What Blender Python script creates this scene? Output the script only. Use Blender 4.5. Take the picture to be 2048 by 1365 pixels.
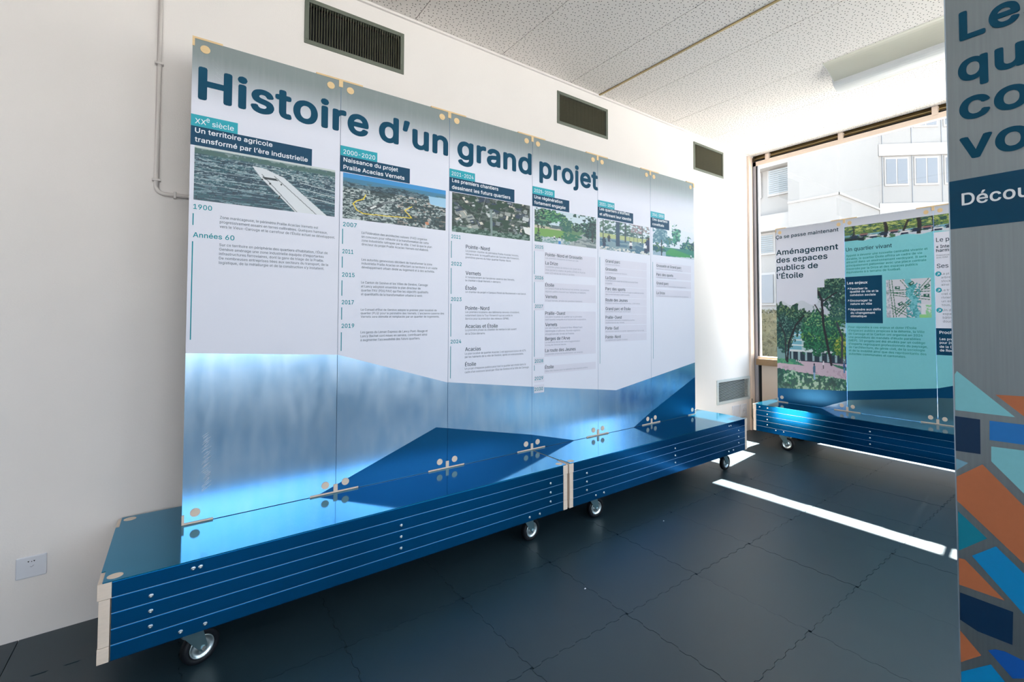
import bpy, bmesh, math, random, os
import numpy as np
from mathutils import Vector, Matrix

for o in list(bpy.data.objects):
    bpy.data.objects.remove(o, do_unlink=True)
S = bpy.context.scene
COL = S.collection

def lin(r, g, b):
    f = lambda c: (c/255/12.92) if c/255 <= .04045 else ((c/255+.055)/1.055)**2.4
    return (f(r), f(g), f(b), 1.0)

# ------------------------------------------------------------------ camera
cam = bpy.data.cameras.new('camera'); camo = bpy.data.objects.new('camera', cam); COL.objects.link(camo)
YAW, PITCH = 0.894085, 0.028701
camo.location = (-0.0103, -2.5527, 1.2974)
fw = Vector((math.cos(YAW)*math.cos(PITCH), math.sin(YAW)*math.cos(PITCH), math.sin(PITCH)))
camo.rotation_euler = fw.to_track_quat('-Z', 'Y').to_euler()
cam.sensor_width = 36.0; cam.lens = 938.91/2048*36
cam.shift_x = (1024-1120.54)/2048; cam.shift_y = (605.93-682.5)/2048
cam.clip_start = .02; cam.clip_end = 300
S.camera = camo

# ------------------------------------------------------------------ sky, sun, exposure
W = bpy.data.worlds.new('sky'); S.world = W; W.use_nodes = True
nt = W.node_tree; nt.nodes.clear()
out = nt.nodes.new('ShaderNodeOutputWorld'); bg = nt.nodes.new('ShaderNodeBackground')
tc = nt.nodes.new('ShaderNodeTexCoord'); sp = nt.nodes.new('ShaderNodeSeparateXYZ'); rp = nt.nodes.new('ShaderNodeValToRGB')
rp.color_ramp.elements[0].position = 0.0; rp.color_ramp.elements[0].color = (.93, .96, 1, 1)
rp.color_ramp.elements[1].position = .8; rp.color_ramp.elements[1].color = (.50, .74, 1, 1)
nt.links.new(tc.outputs['Generated'], sp.inputs[0]); nt.links.new(sp.outputs['Z'], rp.inputs[0])
nt.links.new(rp.outputs[0], bg.inputs['Color']); nt.links.new(bg.outputs[0], out.inputs[0])
bg.inputs['Strength'].default_value = 4.0
sun = bpy.data.lights.new('sun', 'SUN'); suno = bpy.data.objects.new('sun', sun); COL.objects.link(suno)
suno.rotation_euler = Vector((-.65, -.0715, -1)).to_track_quat('-Z', 'Y').to_euler()
suno.location = (9, 1, 9)
sun.energy = 85; sun.angle = math.radians(.53); sun.color = (1, .95, .88)
S.view_settings.view_transform = 'Standard'; S.view_settings.look = 'None'
S.view_settings.gamma = 1; S.view_settings.use_curve_mapping = False
S.view_settings.exposure = 0.38
S.cycles.max_bounces = 10; S.cycles.diffuse_bounces = 6; S.cycles.glossy_bounces = 5
S.cycles.transparent_max_bounces = 12
S.cycles.caustics_reflective = False; S.cycles.caustics_refractive = False
S.cycles.sample_clamp_indirect = 6.0

def portal(name, loc, rot, sx, sy):
    l = bpy.data.lights.new(name, 'AREA'); l.shape = 'RECTANGLE'; l.size = sx; l.size_y = sy
    o = bpy.data.objects.new(name, l); o.location = loc; o.rotation_euler = rot; COL.objects.link(o)
    l.cycles.is_portal = True
    return o
portal('window_portal', (5.235, -1.6, 1.6), (0, math.pi/2, 0), 3.1, 3.9)
portal('rear_window_portal', (1.35, -5.56, 1.95), (math.pi/2, 0, 0), 7.3, 2.3)

# ------------------------------------------------------------------ materials
MATS = {}
def mat(name, col, rough=.5, metal=0., noise=0., nscale=30., bump=0., bscale=80., spec=.5, stretch=None, coat=0., aniso=0.):
    if name in MATS: return MATS[name]
    m = bpy.data.materials.new(name); m.use_nodes = True; n = m.node_tree; b = n.nodes['Principled BSDF']
    b.inputs['Base Color'].default_value = col; b.inputs['Roughness'].default_value = rough
    b.inputs['Metallic'].default_value = metal; b.inputs['Specular IOR Level'].default_value = spec
    b.inputs['Coat Weight'].default_value = coat
    if aniso:
        b.inputs['Anisotropic'].default_value = aniso
    t = n.nodes.new('ShaderNodeTexCoord'); mp = n.nodes.new('ShaderNodeMapping')
    n.links.new(t.outputs['Object'], mp.inputs[0])
    if stretch: mp.inputs['Scale'].default_value = stretch
    if noise > 0:
        z = n.nodes.new('ShaderNodeTexNoise'); z.inputs['Scale'].default_value = nscale; z.inputs['Detail'].default_value = 4
        n.links.new(mp.outputs[0], z.inputs['Vector'])
        mx = n.nodes.new('ShaderNodeMix'); mx.data_type = 'RGBA'
        mx.inputs['A'].default_value = tuple(c*(1-noise) for c in col[:3])+(1,)
        mx.inputs['B'].default_value = tuple(min(1, c*(1+noise)) for c in col[:3])+(1,)
        n.links.new(z.outputs['Fac'], mx.inputs['Factor']); n.links.new(mx.outputs['Result'], b.inputs['Base Color'])
    if bump > 0:
        z2 = n.nodes.new('ShaderNodeTexNoise'); z2.inputs['Scale'].default_value = bscale; z2.inputs['Detail'].default_value = 3
        n.links.new(mp.outputs[0], z2.inputs['Vector'])
        bp = n.nodes.new('ShaderNodeBump'); bp.inputs['Strength'].default_value = bump; bp.inputs['Distance'].default_value = .002
        n.links.new(z2.outputs['Fac'], bp.inputs['Height']); n.links.new(bp.outputs[0], b.inputs['Normal'])
    MATS[name] = m
    return m
M_wall = mat('white_plaster', (.80, .765, .755, 1), .75, noise=.03, nscale=3, bump=.25, bscale=160, spec=.3)
M_woodw = mat('pale_wood', lin(226, 196, 150), .6, noise=.12, nscale=25, stretch=(1, 6, 6))
M_ply = mat('light_wood_end', lin(224, 208, 194), .65, noise=.12, nscale=30, stretch=(1, 5, 5))
M_navyprint = mat('navy_print', lin(0, 84, 132), .28, metal=.6, noise=.05, nscale=60)
M_cyan = mat('cyan_print', lin(0, 160, 180), .35, noise=.04, nscale=60)
M_navytag = mat('navy_tag_print', lin(0, 66, 98), .4, noise=.04, nscale=60, spec=.25)
M_white_ink = mat('white_ink', lin(232, 238, 245), .45)
M_dark_ink = mat('dark_ink', lin(8, 58, 76), .5, spec=.2)
M_fork = mat('caster_fork_steel', lin(112, 146, 158), .32, metal=.9)
M_title_ink = mat('title_ink', lin(0, 70, 98), .5, spec=.2)
M_body_ink = mat('body_ink', lin(70, 92, 108), .5)
M_small_ink = mat('small_ink', lin(105, 118, 135), .5)
M_faint_ink = mat('faint_ink', lin(150, 158, 178), .5)
M_teal_ink = mat('teal_ink', lin(0, 142, 158), .5, spec=.2)
M_green_ink = mat('green_ink', lin(10, 140, 130), .45)
M_box = mat('pale_box_print', lin(214, 214, 230), .5)
M_lightcyan = mat('light_cyan_print', lin(128, 205, 215), .38, noise=.03, nscale=60)
M_lilac = mat('white_panel_print', lin(226, 228, 242), .38)
M_plate = mat('blue_printed_steel', lin(0, 92, 150), .2, metal=.9, noise=.06, nscale=12)
M_top = mat('blue_bench_top', lin(34, 138, 178), .085, metal=.93, noise=.05, nscale=8)
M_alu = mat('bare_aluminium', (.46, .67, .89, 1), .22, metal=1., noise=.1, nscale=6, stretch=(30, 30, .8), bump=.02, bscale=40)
def smudge(m):
    """finger marks and wiping streaks: colour and gloss of the bare sheet vary in soft upright blotches"""
    n = m.node_tree; b = n.nodes['Principled BSDF']; t = n.nodes.new('ShaderNodeTexCoord')
    mp = n.nodes.new('ShaderNodeMapping'); mp.inputs['Scale'].default_value = (9, 9, 2.6); n.links.new(t.outputs['Object'], mp.inputs[0])
    z = n.nodes.new('ShaderNodeTexNoise'); z.inputs['Scale'].default_value = 1.6; z.inputs['Detail'].default_value = 6; z.inputs['Roughness'].default_value = .55
    n.links.new(mp.outputs[0], z.inputs[0])
    rr = n.nodes.new('ShaderNodeMapRange'); rr.inputs['From Min'].default_value = .35; rr.inputs['From Max'].default_value = .7
    rr.inputs['To Min'].default_value = .205; rr.inputs['To Max'].default_value = .255
    n.links.new(z.outputs['Fac'], rr.inputs['Value']); n.links.new(rr.outputs[0], b.inputs['Roughness'])
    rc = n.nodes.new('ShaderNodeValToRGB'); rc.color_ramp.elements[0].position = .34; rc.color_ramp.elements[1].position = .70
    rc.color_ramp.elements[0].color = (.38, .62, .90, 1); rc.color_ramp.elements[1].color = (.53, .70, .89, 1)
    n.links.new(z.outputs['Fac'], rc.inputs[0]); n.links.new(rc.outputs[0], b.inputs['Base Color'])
smudge(M_alu)
M_tealmetal = mat('teal_tinted_aluminium', (.22, .47, .56, 1), .24, metal=1., noise=.08, nscale=6, stretch=(10, 10, 1.5))
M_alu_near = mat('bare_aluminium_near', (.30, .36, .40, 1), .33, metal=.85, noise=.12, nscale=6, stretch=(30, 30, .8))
M_edge = mat('aluminium_edge', (.50, .62, .74, 1), .3, metal=.8)
M_zinc = mat('galvanised_steel', (.62, .72, .76, 1), .28, metal=1., noise=.15, nscale=60)
M_screw = mat('zinc_screw', (.8, .85, .88, 1), .25, metal=1.)
M_rubber = mat('black_rubber', (.006, .008, .012, 1), .5, spec=.25)
M_dark = mat('dark_recess', (.01, .011, .012, 1), .9)
M_ventf = mat('grey_green_vent_paint', lin(104, 110, 100), .5, metal=.2, noise=.1, nscale=40)
M_slat = mat('vent_slat_metal', lin(112, 110, 92), .5)
M_ventl = mat('silver_vent', lin(196, 204, 206), .4, metal=.2, noise=.05)
M_bronze = mat('bronze_profile', lin(120, 98, 62), .4, metal=.6, noise=.1, nscale=20)
M_brass = mat('brass_strip', lin(178, 156, 110), .4, metal=.5)
M_cream = mat('cream_painted_frame', lin(232, 214, 200), .45)
M_greyframe = mat('grey_aluminium_frame', lin(176, 178, 190), .4, metal=.3)
M_whitepl = mat('white_plastic', lin(215, 218, 228), .35)
M_pipe = mat('painted_conduit', lin(216, 210, 208), .5)
M_sill = mat('worn_wooden_sill', lin(150, 122, 90), .6, noise=.3, nscale=40, stretch=(6, 1, 6))
M_beige = mat('beige_parapet_panel', lin(222, 208, 196), .6)
M_ext = mat('pale_rendered_facade', (.205, .193, .188, 1), .8, noise=.03, nscale=2)
M_ext2 = mat('pale_band_concrete', (.27, .255, .25, 1), .8)
M_extglass = mat('far_window_glass', (.12, .13, .15, 1), .3)
M_blind = mat('far_blind', (.17, .20, .23, 1), .5)
M_hedge = mat('hedge_leaf', lin(70, 66, 36), .7, noise=.4, nscale=12)
M_soil = mat('pale_paving_ground', (.24, .232, .22, 1), .85, noise=.05)
M_lampw = mat('white_lamp_enamel', (.78, .78, .78, 1), .35)
M_lampr = mat('lamp_reflector', lin(208, 204, 190), .35)
M_poly = {k: mat('print_'+k, lin(*c), .4, noise=.05, nscale=90) for k, c in dict(lcyan=(128, 200, 214), orange=(186, 112, 76),
    navy=(0, 46, 84), blue=(30, 120, 200), pale=(120, 170, 196), teal=(0, 132, 160), sky=(0, 140, 205), royal=(14, 90, 180)).items()}

def floor_material():
    m = bpy.data.materials.new('dark_foam_tile'); m.use_nodes = True; n = m.node_tree; b = n.nodes['Principled BSDF']
    t = n.nodes.new('ShaderNodeTexCoord')
    z = n.nodes.new('ShaderNodeTexNoise'); z.inputs['Scale'].default_value = 2.2; z.inputs['Detail'].default_value = 5
    z2 = n.nodes.new('ShaderNodeTexNoise'); z2.inputs['Scale'].default_value = 420; z2.inputs['Detail'].default_value = 2
    n.links.new(t.outputs['Object'], z.inputs[0]); n.links.new(t.outputs['Object'], z2.inputs[0])
    mx = n.nodes.new('ShaderNodeMix'); mx.data_type = 'RGBA'
    mx.inputs['A'].default_value = (.010, .025, .038, 1); mx.inputs['B'].default_value = (.022, .045, .060, 1)
    n.links.new(z.outputs['Fac'], mx.inputs['Factor'])
    mx2 = n.nodes.new('ShaderNodeMix'); mx2.data_type = 'RGBA'; mx2.blend_type = 'MULTIPLY'; mx2.inputs['Factor'].default_value = .6
    n.links.new(mx.outputs['Result'], mx2.inputs['A']); n.links.new(z2.outputs['Fac'], mx2.inputs['B'])
    n.links.new(mx.outputs['Result'], b.inputs['Base Color'])
    b.inputs['Roughness'].default_value = .38; b.inputs['Specular IOR Level'].default_value = .5
    bp = n.nodes.new('ShaderNodeBump'); bp.inputs['Strength'].default_value = .25; bp.inputs['Distance'].default_value = .0015
    n.links.new(z2.outputs['Fac'], bp.inputs['Height']); n.links.new(bp.outputs[0], b.inputs['Normal'])
    return m
M_floor = floor_material()

def ceiling_material():
    m = bpy.data.materials.new('perforated_plasterboard'); m.use_nodes = True; n = m.node_tree; b = n.nodes['Principled BSDF']
    b.inputs['Roughness'].default_value = .8
    t = n.nodes.new('ShaderNodeTexCoord')
    mp = n.nodes.new('ShaderNodeMapping'); mp.inputs['Scale'].default_value = (1, 1, 0); mp.inputs['Rotation'].default_value = (0, 0, .3)
    v = n.nodes.new('ShaderNodeTexVoronoi'); v.inputs['Scale'].default_value = 38; v.inputs['Randomness'].default_value = .7; v.voronoi_dimensions = '2D'
    n.links.new(t.outputs['Object'], mp.inputs[0]); n.links.new(mp.outputs[0], v.inputs['Vector'])
    lt = n.nodes.new('ShaderNodeMath'); lt.operation = 'LESS_THAN'; lt.inputs[1].default_value = .125
    n.links.new(v.outputs['Distance'], lt.inputs[0])
    mx = n.nodes.new('ShaderNodeMix'); mx.data_type = 'RGBA'
    mx.inputs['A'].default_value = (.86, .81, .78, 1); mx.inputs['B'].default_value = (.04, .035, .03, 1)
    n.links.new(lt.outputs[0], mx.inputs['Factor']); n.links.new(mx.outputs['Result'], b.inputs['Base Color'])
    return m
M_ceil = ceiling_material()

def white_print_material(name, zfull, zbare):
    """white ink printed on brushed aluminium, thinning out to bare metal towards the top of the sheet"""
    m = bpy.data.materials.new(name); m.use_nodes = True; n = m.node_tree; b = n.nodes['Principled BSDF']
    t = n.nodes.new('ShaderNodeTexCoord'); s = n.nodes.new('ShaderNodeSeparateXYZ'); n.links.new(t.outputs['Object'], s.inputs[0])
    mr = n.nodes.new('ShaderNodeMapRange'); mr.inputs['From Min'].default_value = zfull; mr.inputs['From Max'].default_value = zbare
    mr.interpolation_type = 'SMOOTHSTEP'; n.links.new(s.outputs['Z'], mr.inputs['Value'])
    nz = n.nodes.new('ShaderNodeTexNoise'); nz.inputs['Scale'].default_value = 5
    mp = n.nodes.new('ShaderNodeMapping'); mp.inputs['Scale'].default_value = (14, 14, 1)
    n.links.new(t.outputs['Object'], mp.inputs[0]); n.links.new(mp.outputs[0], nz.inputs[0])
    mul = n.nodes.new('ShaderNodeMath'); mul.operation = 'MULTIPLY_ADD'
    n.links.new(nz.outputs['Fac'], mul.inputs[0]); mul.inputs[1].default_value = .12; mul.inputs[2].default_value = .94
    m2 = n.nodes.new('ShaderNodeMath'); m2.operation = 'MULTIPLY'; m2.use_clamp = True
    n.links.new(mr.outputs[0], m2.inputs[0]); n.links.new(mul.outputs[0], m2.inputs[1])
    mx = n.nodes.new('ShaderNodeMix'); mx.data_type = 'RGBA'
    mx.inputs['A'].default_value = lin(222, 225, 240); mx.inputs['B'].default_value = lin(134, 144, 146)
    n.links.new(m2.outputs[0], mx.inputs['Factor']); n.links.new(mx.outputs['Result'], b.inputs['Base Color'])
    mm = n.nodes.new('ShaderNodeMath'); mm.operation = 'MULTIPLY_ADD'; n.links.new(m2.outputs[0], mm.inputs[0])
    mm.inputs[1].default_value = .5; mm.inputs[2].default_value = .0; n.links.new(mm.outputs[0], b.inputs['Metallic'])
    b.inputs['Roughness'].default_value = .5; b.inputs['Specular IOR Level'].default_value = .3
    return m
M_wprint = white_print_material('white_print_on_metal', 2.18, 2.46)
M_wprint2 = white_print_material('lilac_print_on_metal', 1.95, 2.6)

def glass_material(name, tint=(1, 1, 1), refl=.06):
    m = bpy.data.materials.new(name); m.use_nodes = True; n = m.node_tree; n.nodes.clear()
    o = n.nodes.new('ShaderNodeOutputMaterial'); mix = n.nodes.new('ShaderNodeMixShader')
    tr = n.nodes.new('ShaderNodeBsdfTransparent'); tr.inputs[0].default_value = (*tint, 1)
    gl = n.nodes.new('ShaderNodeBsdfGlossy'); gl.inputs['Roughness'].default_value = .02
    lw = n.nodes.new('ShaderNodeLayerWeight'); pw = n.nodes.new('ShaderNodeMath'); pw.operation = 'POWER'; pw.inputs[1].default_value = 5
    fr = n.nodes.new('ShaderNodeMath'); fr.operation = 'MULTIPLY_ADD'; fr.inputs[1].default_value = .95; fr.inputs[2].default_value = .04
    n.links.new(lw.outputs['Facing'], pw.inputs[0]); n.links.new(pw.outputs[0], fr.inputs[0])
    n.links.new(fr.outputs[0], mix.inputs[0]); n.links.new(tr.outputs[0], mix.inputs[1]); n.links.new(gl.outputs[0], mix.inputs[2])
    n.links.new(mix.outputs[0], o.inputs[0]); return m
M_glass = glass_material('clear_window_glass', (.97, .985, .98))

def vcol_material(name, rough=.38):
    m = bpy.data.materials.new(name); m.use_nodes = True; n = m.node_tree; b = n.nodes['Principled BSDF']
    a = n.nodes.new('ShaderNodeVertexColor'); a.layer_name = 'ink'; n.links.new(a.outputs[0], b.inputs['Base Color'])
    b.inputs['Roughness'].default_value = rough; return m
M_pic = vcol_material('printed_picture_ink')

# ------------------------------------------------------------------ object helpers
def base(o, parent):
    COL.objects.link(o)
    if parent is not None:
        o.parent = parent
        p = parent; m = Matrix.Identity(4)
        while p is not None:
            m = p.matrix_basis.copy() @ m if p.parent is None else p.matrix_parent_inverse @ p.matrix_basis @ m
            p = p.parent
        o.matrix_parent_inverse = m.inverted()
    return o
def tag(o, label=None, cat=None, group=None, kind=None):
    if label: o['label'] = label
    if cat: o['category'] = cat
    if group: o['group'] = group
    if kind: o['kind'] = kind
    return o
def empty(name, loc, label, cat, group=None):
    o = bpy.data.objects.new(name, None); o.location = loc; o.empty_display_size = .1
    COL.objects.link(o); o.matrix_basis = Matrix.Translation(loc)
    return tag(o, label, cat, group)
class MB:
    def __init__(s): s.v = []; s.f = []
    def add(s, vs, fs):
        k = len(s.v); s.v += [tuple(v) for v in vs]; s.f += [tuple(i+k for i in f) for f in fs]; return s
    def box(s, x0, x1, y0, y1, z0, z1):
        vs = [(x, y, z) for z in (z0, z1) for y in (y0, y1) for x in (x0, x1)]
        return s.add(vs, [(0, 2, 3, 1), (4, 5, 7, 6), (0, 1, 5, 4), (2, 6, 7, 3), (0, 4, 6, 2), (1, 3, 7, 5)])
    def prism(s, pts, axis, a, b):
        """extrude the 2-D outline pts along axis from a to b"""
        def P(u, v, w):
            return {0: (w, u, v), 1: (u, w, v), 2: (u, v, w)}[axis]
        n = len(pts)
        vs = [P(u, v, a) for u, v in pts]+[P(u, v, b) for u, v in pts]
        fs = [tuple(range(n))[::-1], tuple(range(n, 2*n))]+[(i, (i+1) % n, n+(i+1) % n, n+i) for i in range(n)]
        return s.add(vs, fs)
    def cyl(s, c, d, r, h, n=20, r2=None, inner=0):
        d = Vector(d).normalized(); q = d.to_track_quat('Z', 'Y'); c = Vector(c); r2 = r if r2 is None else r2
        vs = []
        for (rr, w) in ((r, 0), (r2, h)):
            for i in range(n):
                a = 2*math.pi*i/n; vs.append(c+q @ Vector((rr*math.cos(a), rr*math.sin(a), w)))
        return s.add(vs, [tuple(range(n))[::-1], tuple(range(n, 2*n))]+[(i, (i+1) % n, n+(i+1) % n, n+i) for i in range(n)])
    def lathe(s, c, d, prof, n=28):
        d = Vector(d).normalized(); q = d.to_track_quat('Z', 'Y'); c = Vector(c); vs = []; k = len(prof)
        for (r, w) in prof:
            for i in range(n):
                a = 2*math.pi*i/n; vs.append(c+q @ Vector((r*math.cos(a), r*math.sin(a), w)))
        fs = [(j*n+i, j*n+(i+1) % n, ((j+1) % k)*n+(i+1) % n, ((j+1) % k)*n+i) for j in range(k if prof[0] != prof[-1] else k-1) for i in range(n)]
        return s.add(vs, fs)
    def quad(s, a, b, c, d): return s.add([a, b, c, d], [(0, 1, 2, 3)])
    def tube(s, pts, r, n=10):
        pts = [Vector(p) for p in pts]; k0 = len(s.v)
        for i, p in enumerate(pts):
            t = (pts[min(i+1, len(pts)-1)]-pts[max(i-1, 0)]).normalized(); q = t.to_track_quat('Z', 'Y')
            for j in range(n):
                a = 2*math.pi*j/n; s.v.append(tuple(p+q @ Vector((r*math.cos(a), r*math.sin(a), 0))))
        for i in range(len(pts)-1):
            for j in range(n):
                s.f.append((k0+i*n+j, k0+i*n+(j+1) % n, k0+(i+1)*n+(j+1) % n, k0+(i+1)*n+j))
        s.f.append(tuple(range(k0, k0+n))[::-1]); s.f.append(tuple(range(k0+(len(pts)-1)*n, k0+len(pts)*n)))
        return s
    def mesh(s, name, m, smooth=False):
        me = bpy.data.meshes.new(name); me.from_pydata(s.v, [], s.f); me.materials.append(m)
        if smooth:
            for p in me.polygons: p.use_smooth = len(p.vertices) == 4
        me.update(); return me
    def build(s, name, m, parent=None, smooth=False, bevel=0):
        me = s.mesh(name, m, smooth); o = bpy.data.objects.new(name, me); base(o, parent)
        if bevel:
            b = o.modifiers.new('bevel', 'BEVEL'); b.width = bevel; b.segments = 2; b.limit_method = 'ANGLE'
        return o
def box(name, m, parent, *b, bevel=0):
    return MB().box(*b).build(name, m, parent, bevel=bevel)
def inst(name, me, loc, parent, rotz=0):
    o = bpy.data.objects.new(name, me); o.matrix_basis = Matrix.Translation(loc) @ Matrix.Rotation(rotz, 4, 'Z')
    mb = o.matrix_basis.copy(); base(o, parent); o.matrix_basis = mb; return o
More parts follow.
